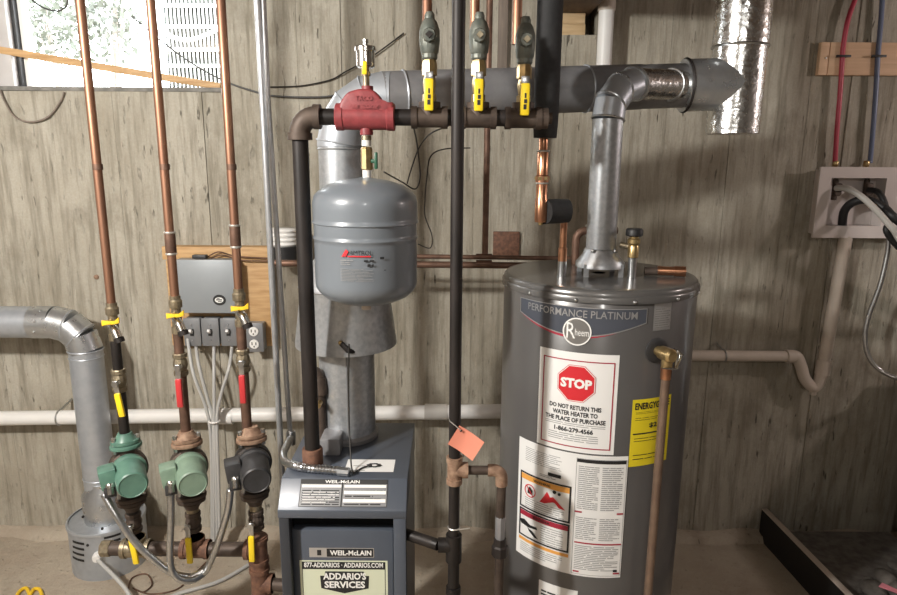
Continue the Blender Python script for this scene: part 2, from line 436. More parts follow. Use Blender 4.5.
# ---------------------------------------------------------------- outside
struct(MB().box((-5, YW+.26, 1.5), (3.4, 9, 1.98)).obj('ground_outside', M['soil']))
def bush(name, label, c, rad, n, seed, cat='bush', group='shrubs outside the window'):
    rg = random.Random(seed); t = thing(name, label, cat, (c[0], c[1], 1.98), group)
    b = MB()
    for k in range(n):
        d = Vector((rg.gauss(0, 1), rg.gauss(0, 1), rg.gauss(0, 1))).normalized()*rg.uniform(.35, 1)
        p = Vector((c[0]+d.x*rad[0], c[1]+d.y*rad[1], c[2]+d.z*rad[2]))
        if p.z < 1.99: continue
        s = rg.uniform(.018, .04); A = Vector((rg.gauss(0, 1), rg.gauss(0, 1), rg.gauss(0, 1))).normalized(); B = A.orthogonal().normalized()
        b.add([p-A*s, p+B*s*.5, p+A*s, p-B*s*.5], [[0, 1, 2, 3]])
    l = b.obj('foliage', M['leaf'], t); l['kind'] = 'stuff'
    s = MB()
    for k in range(5): s.tube([(c[0]+rg.uniform(-.05, .05), c[1], 1.97), (c[0]+rg.uniform(-.6, .6)*rad[0], c[1], c[2]+rad[2]*.5)], [.02, .006], 6)
    s.obj('stem', M['bark'], t); return t
g1 = at(55, 25, 5.6); bush('leafy_bush', 'pale leafy bush seen through the window pane beside the mullion', (g1.x, 5.6, g1.z), (.42, .3, .33), 800, 1)
g1 = at(105, 20, 5.0); bush('leafy_bush', 'leafy bush behind the two leftmost copper risers outside the window', (g1.x, 5.0, g1.z+.06), (.26, .25, .38), 600, 2)
# white lattice panel outside
yl = 4.3; lt = thing('lattice_panel', 'white slatted lattice panel standing outside the window', 'lattice', (at(195, 40, yl).x, yl, 1.98))
xa, xb = at(168, 30, yl).x, at(232, 30, yl).x; za, zb = 1.98, at(195, -60, yl).z
nn = 17
for k in range(nn):
    x = xa+(xb-xa)*k/(nn-1)
    MB().box((x-.0045, yl-.006, za), (x+.0045, yl+.006, zb)).obj('slat', M['lattice'], lt)
MB().box((xa-.03, yl+.03, za), (xb+.12, yl+.06, zb)).obj('shade_backing', M['void_shade'], lt)  # dark sheet put in for the shaded opening behind the slats
for v in (6, 27, 50, 66): 
    z = at(195, v, yl).z; MB().box((xa-.02, yl-.014, z-.010), (xb+.02, yl-.009, z+.010)).obj('rail', M['lattice'], lt)
hs = MB().tube(smooth([Vector((at(150, 60, 4.1).x, 4.15, 1.99)), at(156, 40, 4.12), at(163, 31, 4.1), at(172, 37, 4.1), at(190, 40, 4.1), at(208, 34, 4.1), at(226, 26, 4.1), at(240, 34, 4.12), Vector((at(250, 60, 4.1).x, 4.15, 1.99))]), .012, 8)
tagtop(hs.obj('garden_hose', M['pvc_white']), 'pale hose draped across the white lattice outside the window', 'hose')
# wooden batten propped across the window opening
a = at(-20, 47, YW+.05); b = at(221, 87, YW+.05); d = (b-a).normalized(); up = Vector((-d.z, 0, d.x))
Mx = Matrix((d, Vector((0, 1, 0)), up)).transposed().to_4x4(); Mx.translation = a
tagtop(MB().box((0, -.012, -.013), ((b-a).length, .012, .015), .002, Mx).obj('wood_batten', M['pine']), 'thin wooden batten propped diagonally across the basement window', 'batten')
# ---------------------------------------------------------------- beam in its pocket
xb0, xb1 = at(556, 20, YW).x, at(586, 20, YW).x
zb = at(575, 12, YW).z
bt = thing('ceiling_beam', 'dark wooden ceiling beam resting in a wall pocket', 'beam', ((xb0+xb1)/2, YW, zb))
MB().box((xb0-.06, .3, zb), (xb1+.02, YW+.14, ZT-.005)).obj('timber', M['dark_wood'], bt)
sp = thing('shim_blocks', 'stacked pale wood shims under the beam end', 'wood blocks', ((xb0+xb1)/2, YW+.06, ZP))
zm_ = (ZP+zb)/2
MB().box((xb0-.02, YW+.004, ZP), (xb1, YW+.13, zm_-.001), .002).obj('block', M['pine_light'], sp)
MB().box((xb0-.02, YW+.008, zm_), (xb1-.002, YW+.13, zb-.001), .002).obj('block', M['pine_light'], sp)
x = at(605, 40, 2.72).x
vp = thing('vent_stack', 'white plastic vent pipe rising behind the grey flue', 'pipe', (x, 2.72, at(605, 90, 2.72).z))
MB().tube([(x, 2.72, at(605, 95, 2.72).z), (x, 2.72, at(605, 11, 2.72).z)], .030, 20).obj('pipe', M['pvc_white'], vp)
MB().tube([(x, 2.72, at(605, 11, 2.72).z), (x, 2.72, ZT-.01)], .034, 20).obj('upper_sleeve', M['pvc_cream'], vp)
# ================================================================ combustion air duct and fan drum (left)
YD = 2.58
mp_ = mpp(85, 400, YD)
rd = 15.4*mp_
xd = at(92.5, 410, YD).x; zd = at(20, 322, YD).z
can_t = atz(105, 575, 0.0)
rcan = 34.5*mpp(106, 540, YD); xcan = at(110, 545, YD).x
zc1 = at(104, 516, YD).z
ad = thing('air_duct', 'galvanised round duct elbowing down to the vented drum', 'duct', (xd, YD, at(88, 490, YD).z))
xe = xd-.115                                # elbow start
MB().tube([(-3.19, YD, zd), (xe-.07, YD, zd)], rd, 32).obj('horizontal_pipe', M['galv'], ad)
s_ = MB().tube([(xe-.085, YD, zd), (xe, YD, zd)], rd*1.025, 32).obj('collar', M['galv_bright'], ad)
for k in range(3):
    a = -.4+.7*k; MB().ball((xe-.05+.01*k, YD-rd*1.03*math.cos(a), zd+rd*1.03*math.sin(a)), .005, 8, 6).obj('screw', M['steel'], s_)
RB = .115
pa = [Vector((xd-RB+RB*math.sin(q), YD, zd-RB+RB*math.cos(q))) for q in [PI/2*k/3 for k in range(4)]]
for k in range(3):
    d = (pa[k+1]-pa[k]).normalized()*.006
    MB().tube([pa[k]-d, pa[k+1]+d], rd*(1.035-.012*k), 32).obj('elbow_gore', M['galv_bright'], ad, ang=30)
    MB().ring(pa[k+1], (pa[k+1]-pa[k]).normalized() if k < 2 else Z, rd*1.03, .003, 32, 6).obj('crimp_bead', M['galv'], ad)
zbot = at(100, 497, YD).z
MB().tube([(xd, YD, zd-RB+.003), (xd, YD, zbot)], rd, 32).obj('vertical_pipe', M['galv'], ad)
for z in (zd-RB-.03, zbot+.10): MB().ring((xd, YD, z), Z, rd, .003, 32, 6).obj('bead', M['galv'], ad)
fd = thing('fan_drum', 'galvanised vented fan drum standing on the floor', 'fan drum', (xcan, YD, 0))
MB().lathe([(rcan, 0), (rcan, zc1-.004), (rcan-.004, zc1), (.08, zc1+.004)], (xcan, YD, 0), 40).obj('drum', M['galv'], fd)
MB().lathe([(rcan+.004, -.012), (rcan+.006, 0), (rcan+.003, .006), (rcan-.004, .006)], (xcan, YD, zc1), 40, False).obj('top_rim', M['galv'], fd)
r1 = rd*1.5; zc2 = at(100, 492, YD).z
MB().lathe([(r1, zc1), (r1, zc2), (rd*1.05, zc2+.045), (rd*1.03, zc2+.06)], (xd+.02, YD, 0), 36, True).obj('reducer_collar', M['galv_bright'], fd)
for sgn, (u0, u1), v0 in ((-1, (73, 84), 541), (1, (104, 121), 538)):
    for k in range(4 if sgn < 0 else 3):
        q = MB(); V = []
        a0, z = oncyl(u0, v0+5.2*k, xcan, YD, rcan); a1 = oncyl(u1, v0+5.2*k, xcan, YD, rcan)[0]; a0 /= rcan; a1 /= rcan
        for j in range(7):
            a = a0+(a1-a0)*j/6
            for zz in (z-.0055, z+.0055): V.append((xcan+(rcan+.0015)*math.sin(a), YD-(rcan+.0015)*math.cos(a), zz))
        q.add(V, [[2*j, 2*j+2, 2*j+3, 2*j+1] for j in range(6)]).obj('vent_slot', M['boiler_black'], fd)
for (a, z) in ((-4, .30), (-2, .17), (22, .24)):
    a = math.radians(a); MB().ball((xcan+rcan*math.sin(a), YD-rcan*math.cos(a), z), .006, 8, 6).obj('screw', M['iron'], fd)
a = math.radians(12); MB().lathe([(.02, 0), (.02, .018), (.014, .03)], frame((xcan+rcan*math.sin(a), YD-rcan*math.cos(a), .12), (math.sin(a), -math.cos(a), 0)), 16).obj('cord_grommet', M['white_plastic'], fd)
# ================================================================ white horizontal drain line
yp = 2.70
a = at(-120, 420, yp); b = at(520, 411, yp)
dp = thing('drain_pipe', 'long white horizontal pipe running low along the concrete wall', 'pipe', (a.x, yp, a.z))
MB().tube([a, b], 7.2*mpp(250, 415, yp), 24).obj('pipe', M['pvc_white'], dp)
for u in (222, 436):
    c = at(u, 415+(1 if u < 300 else -3), yp); MB().tube([c-X*.05, c+X*.05], 8.1*mpp(250, 415, yp), 24).obj('coupling', M['pvc_white'] if u < 300 else M['pvc_grey'], dp)
for u in (60, 330):
    c = at(u, 417.5 if u < 100 else 413, yp); MB().ring(c, X, 7.6*mpp(250, 415, yp), .004, 20, 6).tube([c+Z*.03, c+Vector((0, .11, .05))], .005, 6).obj('pipe_strap', M['steel'], dp)
# ================================================================ zone columns
YZ = 1.90
def lever_valve(loc, r, hh, label, grip, bodymat, lever, group, tilt=0.0, z0=0, side=0.0):
    """ball valve on a vertical pipe; loc = centre, hh = half height, lever = length hanging down"""
    t = thing('ball_valve', label, 'valve', loc, group); L = Vector(loc)
    MB().lathe([(r*1.15, -hh), (r*1.25, -hh+.003), (r*1.25, -hh+.014), (r*1.02, -hh+.017), (r*1.2, -.008), (r*1.28, 0), (r*1.2, .008), (r*1.02, hh-.017), (r*1.25, hh-.014), (r*1.25, hh-.003), (r*1.15, hh)], L, 12).obj('body', bodymat, t, ang=25)
    st = L+Vector((side, -r*1.2, 0))
    MB().lathe([(.009, 0), (.009, .012), (.006, .013), (.006, .022)], frame(st, -Yv), 12).obj('stem', M['chrome'], t)
    MB().lathe([(.010, .017), (.010, .023)], frame(st, -Yv), 6).obj('nut', M['steel'], t)
    q = Matrix.Translation(st+Vector((0, -.016, 0))) @ Matrix.Rotation(tilt, 4, 'Y')
    lv = MB().prism([(-.008, .010), (.008, .010), (.0075, -lever*.35), (-.0075, -lever*.35)], -.0015, .0015, q @ Matrix.Rotation(PI/2, 4, 'X'), .0006).obj('lever', M['steel'], t)
    MB().box((-.0095, -.007, -lever), (.0095, .004, -lever*.28), .004, q).obj('grip', grip, lv)
    return t
def purge_valve(loc, r, label, group, side=1):
    t = thing('purge_valve', label, 'valve', loc, group); L = Vector(loc)
    MB().lathe([(r*1.3, -.05), (r*1.3, -.03), (r*1.05, -.028), (r*1.15, 0), (r*1.05, .028), (r*1.45, .03), (r*1.5, .05), (r*1.2, .055), (r*1.2, .066)], L, 14).obj('body', M['brass_dull'], t, ang=25)
    MB().lathe([(.007, 0), (.007, .03)], frame(L+Vector((0, -r, .012)), -Yv), 10).obj('stem', M['brass'], t)
    q = Matrix.Translation(L+Vector((.014, -r-.028, .014)))
    w_ = MB()
    for s in (-1, 1):
        w_.prism([(0, -.005), (s*.012, -.004), (s*.026, -.010+.010*(s > 0)), (s*.026, .008+.010*(s > 0)), (s*.012, .005), (0, .006)], -.003, .003, q @ Matrix.Rotation(PI/2, 4, 'X'), .001)
    w_.obj('wing_handle', M['yellow_wing'], t)
    MB().tube(smooth([L+Vector((0, -r*.6, -.004)), L+Vector((side*.016, -r-.014, -.010)), L+Vector((side*.030, -r-.024, -.034))]), [.012]*7+[.013]*6, 12).obj('drain_spout', M['chrome'], t)
    MB().lathe([(.015, 0), (.015, .014)], frame(L+Vector((side*.030, -r-.024, -.033)), (side*.35, -.1, -1)), 12).obj('spout_cap', M['iron'], t)
    return t
def circulator(loc, col, flange, label):
    t = thing('circulator_pump', label, 'pump', loc, 'zone circulator pumps'); L = Vector(loc)
    MB().lathe([(.024, -.085), (.026, -.04), (.028, 0), (.026, .04), (.024, .075)], L, 20).obj('volute_neck', M['iron_brown'], t)
    MB().lathe([(.045, -.02), (.056, -.014), (.058, 0), (.058, .024), (.05, .034)], frame(L+Vector((0, .012, .008)), -Yv), 28).obj('volute', M['iron_brown'] if col != 'black_paint' else M['iron'], t)
    for z, mt in ((.078, flange), (-.088, M['iron_brown'])):
        up = 1 if z > 0 else -1
        poly = [(.047*math.cos(a)*(1.0 if abs(math.cos(a)) > .5 else .95), .034*math.sin(a)) for a in [2*PI*k/20 for k in range(20)]]
        fo = MB().prism(poly, 0, .013*up, Matrix.Translation(L+Z*z), .002).prism([(x*.92, y*.92) for x, y in poly], .015*up, .028*up, Matrix.Translation(L+Z*z), .002).lathe([(.033, .028*up), (.024, .042*up), (.021, .05*up)], L+Z*z, 18).obj('flange', mt, t)
        for sx in (-1, 1): MB().lathe([(.007, -.012), (.007, .04)], L+Vector((sx*.034, -.008, z)), 6).obj('bolt', M['steel'], fo)
    zc = .012; dn = Vector((0, -1, -.10)).normalized()
    Mf = frame(L+Vector((0, -.02, zc+.004)), dn)
    MB().lathe([(.050, 0), (.052, .006), (.052, .016), (.046, .02), (.045, .03), (.0445, .098), (.043, .106), (.039, .110), (.037, .108), (.0, .107)], Mf, 32, True).obj('motor_can', M[col], t, ang=30)
    jb = MB().box((-.082, -.078, -.008), (-.034, -.018, .052), .004, Matrix.Translation(L) @ Matrix.Rotation(-.12, 4, 'Y')).obj('junction_box', M[col], t)
    MB().box((-.076, -.081, -.040), (-.042, -.045, -.006), .002, Matrix.Translation(L)).obj('box_plate', M['black_paint'], jb)
    MB().lathe([(.012, 0), (.014, .004), (.014, .012), (.010, .014), (.010, .034)], frame(L+Vector((-.058, -.078, .006)), (0, -.35, -1)), 12).lathe([(.014, 0), (.012, .006)], frame(L+Vector((-.058, -.07, .006)), (0, -1, .1)), 12).obj('cable_clamp', M['chrome'], jb)
    return t
zones = [  # u at y, key heights in pixels
    dict(u=112, v=310, lab='leftmost', ub=128), dict(u=176, v=310, lab='middle', ub=184), dict(u=239.5, v=305, lab='rightmost', ub=248)]
zp = lambda v, u=180, Y=YZ: at(u, v, Y).z
ZH = zp(549, 200)                            # return header height
xz = [at(z['u'], z['v'], YZ).x for z in zones]
cols = [('green_paint', M['green_paint'], 'teal green circulator pump beside the galvanised drum'), ('green_pale', M['rust_pale'], 'pale sage green circulator pump in the middle of the row'), ('black_paint', M['rust_pale'], 'black circulator pump nearest the boiler')]
for i, x in enumerate(xz):
    r = .0127
    u = zones[i]['u']
    vtop = [306, 300, 294][i]
    cp = thing('copper_riser', ['leftmost copper heating riser, ending above the yellow-wing valve and teal pump', 'copper heating riser crossing the left edge of the grey junction box', 'copper heating riser crossing the right edge of the grey junction box'][i], 'pipe', (x, YZ, zp(vtop, u)), 'copper zone risers')
    MB().tube([(x, YZ, zp(vtop, u)), (x, YZ, 2.6)], r, 18).obj('pipe', M['copper'], cp)
    if i:
        zz = zp([0, 243, 236][i], u)
        MB().lathe([(r*1.18, -.03), (r*1.22, -.028), (r*1.22, .028), (r*1.18, .03)], (x, YZ, zz), 18).obj('coupling', M['copper_dull'], cp)
        for dz in (-.032, .031): MB().ring((x, YZ, zz+dz), Z, r*1.08, .0035, 18, 6).obj('solder_ring', M['solder'], cp)
    zz = zp(167, u); MB().lathe([(r*1.1, -.008), (r*1.1, .008)], frame((x+.002, YZ-.001, zz), Z), 16).obj('mark_band', M['copper_dull'], cp)
    pv = zp([324, 317, 310][i], u)
    purge_valve((x, YZ, pv), r*1.02, ['brass purge valve with yellow wing handle above the teal pump', 'brass purge valve with yellow wing handle left of the switch boxes', 'brass purge valve with yellow wing handle above the outlet box'][i], 'yellow-winged purge valves')
    zv = zp([380, 364, 360][i], u)
    nb = M['iron'] if i == 0 else M['copper_dull']
    n1 = MB().tube([(x, YZ, pv-.05), (x, YZ, zv+.035)], r*1.15, 16).obj('pipe_nipple', nb)
    tagtop(n1, ['short black nipple under the leftmost purge valve', 'brown pipe length between purge valve and left red-lever valve', 'brown pipe length between purge valve and right red-lever valve'][i], 'pipe')
    lever_valve((x, YZ, zv), r*1.35, .036, ['brass ball valve with upright yellow lever above the teal pump', 'ball valve with red lever left of the grey cables', 'ball valve with red lever below the outlet box'][i], M['yellow_grip'] if i == 0 else M['red_grip'], M['brass_dull'], .105 if i == 0 else .125, 'zone ball valves', tilt=-.12 if i == 0 else 0, side=.006)
    zc = zp([470, 468, 464][i], u)
    n2 = MB().tube([(x, YZ, zv-.036), (x, YZ, zc+.125)], r*1.2, 16)
    tagtop(n2.obj('pipe_nipple', M['iron'] if i == 0 else M['copper_dull']), ['dark nipple entering the teal pump flange', 'brown pipe entering the rusty flange of the sage pump', 'brown pipe entering the rusty flange of the black pump'][i], 'pipe')
    ci_ = circulator((x+.012*(i == 2), YZ, zc), *cols[i]); ci_.rotation_euler = (0, 0, math.atan2(-x, YZ)+math.radians(3))
    zl_ = (zc-.14+ZH)/2+.028
    xx = x+.012*(i == 2)
    tagtop(MB().lathe([(.021, zc-.135), (.019, zc-.16), (.019, zl_+.03)], (xx, YZ, 0), 16).obj('pipe_nipple', M['brass_dull'] if i else M['iron']), ['short dark nipple below the teal pump', 'short brass nipple below the sage pump', 'short brass nipple below the black pump'][i], 'pipe')
    lever_valve((xx, YZ, zl_), .0195, .034, ['yellow-lever return valve in front of the galvanised drum', 'yellow-lever return valve at the middle of the return header', 'yellow-lever return valve above the header tee nearest the boiler'][i], M['yellow_grip'], M['iron_brown'], .125, 'yellow lever return valves', tilt=[-.10, 0, .02][i], side=[.004, -.004, -.006][i])
# ---------------------------------------------------------------- return header
rh = thing('return_header', 'rusty iron return header joining the pumps to the boiler', 'pipe', (xz[1], YZ, ZH-.1))
def tee(c, run, br, r, mt, par, L=.045, B=.042):
    run = Vector(run).normalized(); br = Vector(br).normalized(); c = Vector(c)
    m_ = MB().tube([c-run*L, c+run*L], r*1.22, 20).tube([c, c+br*B], r*1.22, 20)
    for p, d in ((c-run*L, run), (c+run*(L-.014), run), (c+br*(B-.014), br)): m_.tube([p, p+d*.014], r*1.38, 20)
    return m_.obj('tee', mt, par)
rr = .023
xe_ = at(118, 552, YZ).x
x3 = xz[2]+.012
MB().tube([(xe_-.02, YZ, ZH), (x3, YZ, ZH)], rr, 20).obj('pipe', M['iron_brown'], rh)
for i, x in enumerate((xz[0]+.0, xz[1], x3)):
    if i < 2: tee((x, YZ, ZH), X, Z, rr, M['rust'] if i else M['brass_dull'], rh)
MB().tube([(x3, YZ, ZH+.05), (x3, YZ, ZH-.17)], rr*1.24, 20).obj('drop_leg', M['rust'], rh)
tee((x3, YZ, ZH), Z, -X, rr*1.04, M['rust'], rh)
tee((x3, YZ, ZH-.125), Z, X, rr*1.04, M['rust'], rh, .06)
MB().tube([(x3, YZ, ZH-.125), (x3+.20, YZ-.02, ZH-.125)], rr*.9, 20).obj('boiler_nipple', M['iron_brown'], rh)
MB().tube([(x3, YZ, ZH-.17), (x3, YZ, 0.001)], rr, 16).obj('stand_leg', M['iron'], rh)
MB().tube([(xe_-.05, YZ, ZH), (xe_-.02, YZ, ZH)], rr*1.15, 8).obj('end_plug', M['brass_dull'], rh)
# ---------------------------------------------------------------- plywood with boxes
YB = 2.74
x0, x1 = at(166, 300, YB).x, at(271, 300, YB).x; zt = at(220, 247, YB).z; zb_ = at(220, 346, YB).z
bd = thing('backer_board', 'pine plywood backer board behind the grey electrical boxes', 'board', ((x0+x1)/2, YB, zb_))
MB().box((x0, YB, at(220, 260, YB).z), (x1+.05, YW+.002, zt), .002).obj('plank', M['pine'], bd)
MB().box((x0+.01, YB+.004, zb_), (x1, YW+.002, at(220, 261, YB).z), .002).obj('plank', M['pine'], bd)
yb = YB-.085
def prj(u, v, Y): return at(u, v, Y)
a = at(177, 312, yb); b = at(233, 261, yb)
jb = thing('junction_box', 'large grey metal junction box with oval emblem on pine board', 'electrical box', ((a.x+b.x)/2, yb, a.z))
MB().box((a.x, yb+.004, a.z), (b.x, YB, b.z), .003).obj('body', M['box_grey'], jb)
MB().box((a.x-.004, yb, a.z-.004), (b.x+.004, yb+.005, b.z+.004), .002).obj('cover', M['box_grey'], jb)
c = at(219.5, 300, yb-.001)
el = MB()
def ell(m_, c, rx, rz, off, n=24): m_.add([(c.x+rx*math.cos(2*PI*k/n), c.y-off, c.z+rz*math.sin(2*PI*k/n)) for k in range(n)], [list(range(n))[::-1]])
ell(el, c, .027, .023, .001); el.obj('emblem', M['ink'], jb)
el = MB(); ell(el, c+Vector((-.001, 0, 0)), .018, .012, .002); el.obj('emblem', M['ink_white'], jb)
el = MB(); fl = lambda x, y, o: Vector((c.x+x, c.y-.003, c.z+y)); el.rect(fl, -.013, -.001, .012, .0035).rect(fl, -.006, -.007, .010, -.004).rect(fl, -.010, .006, .002, .009).obj('emblem', M['ink'], jb)
MB().box((at(190, 260, yb).x, yb+.02, b.z+.004), (at(204, 260, yb).x, yb+.05, b.z+.02), .003).obj('conduit_nut', M['black_paint'], jb)
for k, (p) in enumerate((((205, 259), (218, 252), (235, 256), (262, 258), (288, 259)), ((208, 260), (222, 255), (240, 260), (265, 261), (290, 262)), ((180, 261), (186, 259), (194, 260)))):
    ww = MB().tube(smooth([at(u, v, YB-.02) for u, v in p]), .0028, 6)
    tagtop(ww.obj('low_voltage_wire', M['copper_dull']), ['thin brown wire arching over the grey junction box', 'second thin brown wire along the top of the pine board', 'short brown wire at the junction box top left corner'][k], 'wire')
ys = YB-.055
for i, (ua, ub) in enumerate(((184.5, 199.5), (202.5, 218), (221.5, 235.5))):
    a = at(ua, 346, ys); b = at(ub, 318.5, ys)
    sw = thing('switch_box', ['grey toggle switch box directly right of the middle copper riser', 'grey toggle switch box at the middle of the three', 'grey toggle switch box directly left of the right copper riser'][i], 'light switch', ((a.x+b.x)/2, ys, a.z), 'pump switches')
    MB().box((a.x+.003, ys+.004, a.z+.003), (b.x-.003, YB+.003, b.z-.003), .003).obj('body', M['box_grey'], sw)
    pl = MB().box((a.x, ys, a.z), (b.x, ys+.006, b.z), .002).obj('plate', M['plate_grey'], sw)
    cx_ = (a.x+b.x)/2; cz_ = (a.z+b.z)/2
    MB().box((cx_-.008, ys-.004, cz_-.015), (cx_+.008, ys+.001, cz_+.015), .001).obj('toggle_slot', M['boiler_black'], pl)
    MB().box((-.006, -.024, -.006), (.006, 0, .006), .002, Matrix.Translation((cx_, ys-.002, cz_)) @ Matrix.Rotation(-.6, 4, 'X')).obj('toggle', M['white_plastic'], pl)
    for s in (-1, 1): MB().ball((cx_, ys-.001, cz_+s*.034), .003, 8, 6).obj('screw', M['steel'], pl)
a = at(245.5, 352, ys); b = at(262.5, 323.5, ys)
ob = thing('outlet_box', 'grey duplex outlet box with white sockets', 'outlet', ((a.x+b.x)/2, ys, a.z))
MB().box((a.x+.003, ys+.004, a.z+.003), (b.x-.003, YB+.003, b.z-.003), .004).obj('body', M['box_grey'], ob)
MB().box((a.x, ys, a.z), (b.x, ys+.006, b.z), .003).obj('plate', M['plate_grey'], ob)
cx_ = (a.x+b.x)/2; cz_ = (a.z+b.z)/2
for s in (-1, 1):
    c = Vector((cx_, ys, cz_+s*.028))
    so = MB().lathe([(.0205, 0), (.0205, .003), (.019, .0045), (.001, .0046)], frame(c, -Yv), 24).obj('socket', M['white_plastic'], ob)
    MB().box((c.x-.010, ys-.006, c.z-.003), (c.x-.0065, ys-.003, c.z+.010)).box((c.x+.0065, ys-.006, c.z-.003), (c.x+.010, ys-.003, c.z+.009)).lathe([(.0032, .002), (.0032, .006)], frame((c.x, ys, c.z-.010), -Yv), 10).obj('slot', M['ink'], so)
# white ridged hose end with a black clamp
yc = 2.66; c = at(284, 243, yc)
rh_ = thing('ridged_hose', 'white ridged hose end with black clamp behind the steel conduits', 'hose', (c.x, yc, c.z-.06))
zt_ = at(284, 228, yc).z; z2 = at(284, 246, yc).z; z3 = at(284, 259, yc).z
pr = []
for k in range(9): pr += [(.052+.006*(k % 2), z2+(zt_-z2)*k/8)]
MB().lathe(pr, (c.x, yc, 0), 24).obj('hose', M['white_plastic'], rh_, ang=60)
MB().lathe([(.062, z3), (.062, z2)], (c.x, yc, 0), 24).obj('clamp_band', M['rubber'], rh_)
MB().lathe([(.064, z3-.012), (.064, z3)], (c.x, yc, 0), 24).box((c.x-.02, yc+.03, z3-.01), (c.x+.02, YW+.004, z3)).obj('bracket', M['steel'], rh_)
# ---------------------------------------------------------------- two steel conduits
yk = 2.05
xa = at(256.5, 0, yk).x; rk = 3.2*mpp(260, 200, yk)
cd = MB().tube([(at(257, 0, yk).x, yk, 2.6), (at(282, 470, yk).x, yk, at(282, 470, yk).z), (at(284.5, 500, yk).x, yk, .02)], rk, 14)
tagtop(cd.obj('steel_conduit', M['conduit']), 'bright steel conduit, the left one of the pair beside the boiler', 'conduit', 'steel conduits')
cdt = thing('steel_conduit', 'steel conduit, right one of the pair, ending at a flexible cable', 'conduit', (at(290, 440, yk).x, yk, at(290, 440, yk).z), 'steel conduits')
MB().tube([(at(262, 0, yk).x, yk+.02, 2.6), at(268, 100, yk), at(290, 432, yk)], rk*.85, 14).obj('tube', M['conduit'], cdt)
c = at(291, 436, yk); MB().lathe([(rk*1.5, -.03), (rk*1.6, -.026), (rk*1.6, .012), (rk*1.2, .02)], c, 10).obj('connector', M['steel'], cdt)
# BX whip onto the boiler
ZBT = at(305, 464, 1.65).z
wh = smooth([at(291, 437, yk), at(286.5, 446, 1.95), at(283, 454, 1.84), at(284.5, 461, 1.74), atz(293, 465, ZBT+.012), atz(308, 468, ZBT+.012), atz(325, 469.5, ZBT+.012), atz(342, 471, ZBT+.012)], 10)
def flex(pts, r, mb=None):
    P = pts; n = len(P); rr = [r*(1+.16*(k % 2)) for k in range(n)]
    return (mb or MB()).tube(P, rr, 10)
def resample(P, step):
    P = [Vector(p) for p in P]; out = [P[0].copy()]; acc = 0
    for a, b in zip(P[:-1], P[1:]):
        L = (b-a).length; t = step-acc
        while t <= L: out.append(a+(b-a)*(t/L)); t += step
        acc = (acc+L) % step
    return out
bx = thing('armoured_cable', 'silver armoured cable looping onto the boiler top', 'cable', wh[0])
flex(resample(wh, .0045), .0105).obj('armour', M['steel'], bx)
MB().lathe([(.012, 0), (.012, .03), (.009, .032)], frame(wh[-1]-Vector((.01, 0, 0)), wh[-1]-wh[-4]), 8).obj('end_connector', M['steel'], bx)
# ---------------------------------------------------------------- pump whips
def whip(pp, label, r=.0098):
    P = resample(smooth(pp, 10), .0045)
    o = flex(P, r).obj('flexible_conduit', M['steel'], ang=80); return tagtop(o, label, 'cable', 'pump whips')
yf = YZ-.085
whip([at(104, 494, yf), at(116, 515, yf-.02), at(134, 541, yf-.03), at(154, 560, yf-.03), at(174, 574, yf-.02), at(192, 577, yf+.02)], 'armoured cable running diagonally down from the teal pump')
whip([at(171, 494, yf), at(171, 520, yf-.01), at(170, 550, yf-.02), at(172, 570, yf-.03), at(181, 580, yf-.03), at(193, 580, yf-.01), at(203, 574, yf+.02)], 'armoured cable hanging straight down from the sage pump in a loop')
whip([at(230.5, 489, yf), at(228, 510, yf), at(219, 540, yf), at(211, 560, yf+.01), at(205, 572, yf+.02), at(197, 577, yf+.03)], 'armoured cable curving down from the black pump')
fit = MB().tube([at(190, 579, yf), at(201, 573, yf+.02), at(207, 569, yf+.03)], .013, 12)
tagtop(fit.obj('cable_connector', M['steel']), 'steel connector where the pump cables meet near the floor', 'connector')
# grey cables from the switches
yq = 2.62
ends = [((187, 333), (193, 372), (206, 408), (211, 440), (212, 500), (212, 545)), ((196, 346), (199, 366), (208, 400), (213, 420), (214, 470), (214, 560)), ((214, 346), (214, 375), (214.5, 420), (216, 470), (217, 520), (217, 560)), ((232, 347), (229, 368), (221, 395), (217, 420), (218.5, 480), (220, 545))]
nm = ['leftmost grey cable fanning from the switch boxes', 'grey cable dropping from the left switch box', 'straight grey cable dropping from the middle switch box', 'grey cable curving from the right switch box']
for p, l in zip(ends, nm):
    o = MB().tube(smooth([at(u, v, yq if k else ys+.02) for k, (u, v) in enumerate(p)], 8), .0072, 10).obj('grey_cable', M['cable_grey']); tagtop(o, l, 'cable', 'switch cables')
o = MB().ring(at(214.5, 421, yq), Z, .022, .004, 16, 6).obj('cable_tie', M['white_plastic']); tagtop(o, 'white tie around the grey cable bundle', 'cable tie')
# cords on the floor
o = MB().tube(smooth([(xcan+rcan*math.sin(.21)+.01, YD-rcan-.02, .115), at(125, 588, 2.3), (at(140, 594, 2.2).x, 2.2, .012), atz(170, 597, .01), atz(215, 583, .01), atz(240, 570, .01), atz(262, 556, .01)], 10), .008, 10).obj('power_cord', M['cable_grey'])
tagtop(o, 'pale grey cord trailing from the drum across the floor', 'cord')
pts = [atz(218, 553, .006), atz(228, 566, .006), atz(244, 566, .006), atz(262, 549, .006)]
o = MB().tube(smooth([atz(u, v, .006) for u, v in ((128, 590), (132, 578), (146, 574), (152, 584), (143, 592), (133, 588), (150, 594), (175, 590), (190, 578), (206, 562))], 8), .003, 6).obj('thin_wire', M['copper_dull']); tagtop(o, 'thin brown wire coiled on the floor by the drum', 'wire')
o = MB().tube(smooth([atz(u, v, .008) for u, v in ((14, 603), (19, 592), (26, 588), (30, 594), (34, 589), (40, 590), (43, 600))], 8), .007, 8).obj('yellow_cord', M['yellow_wing']); tagtop(o, 'yellow looped cord on the floor left of the drum', 'cord')
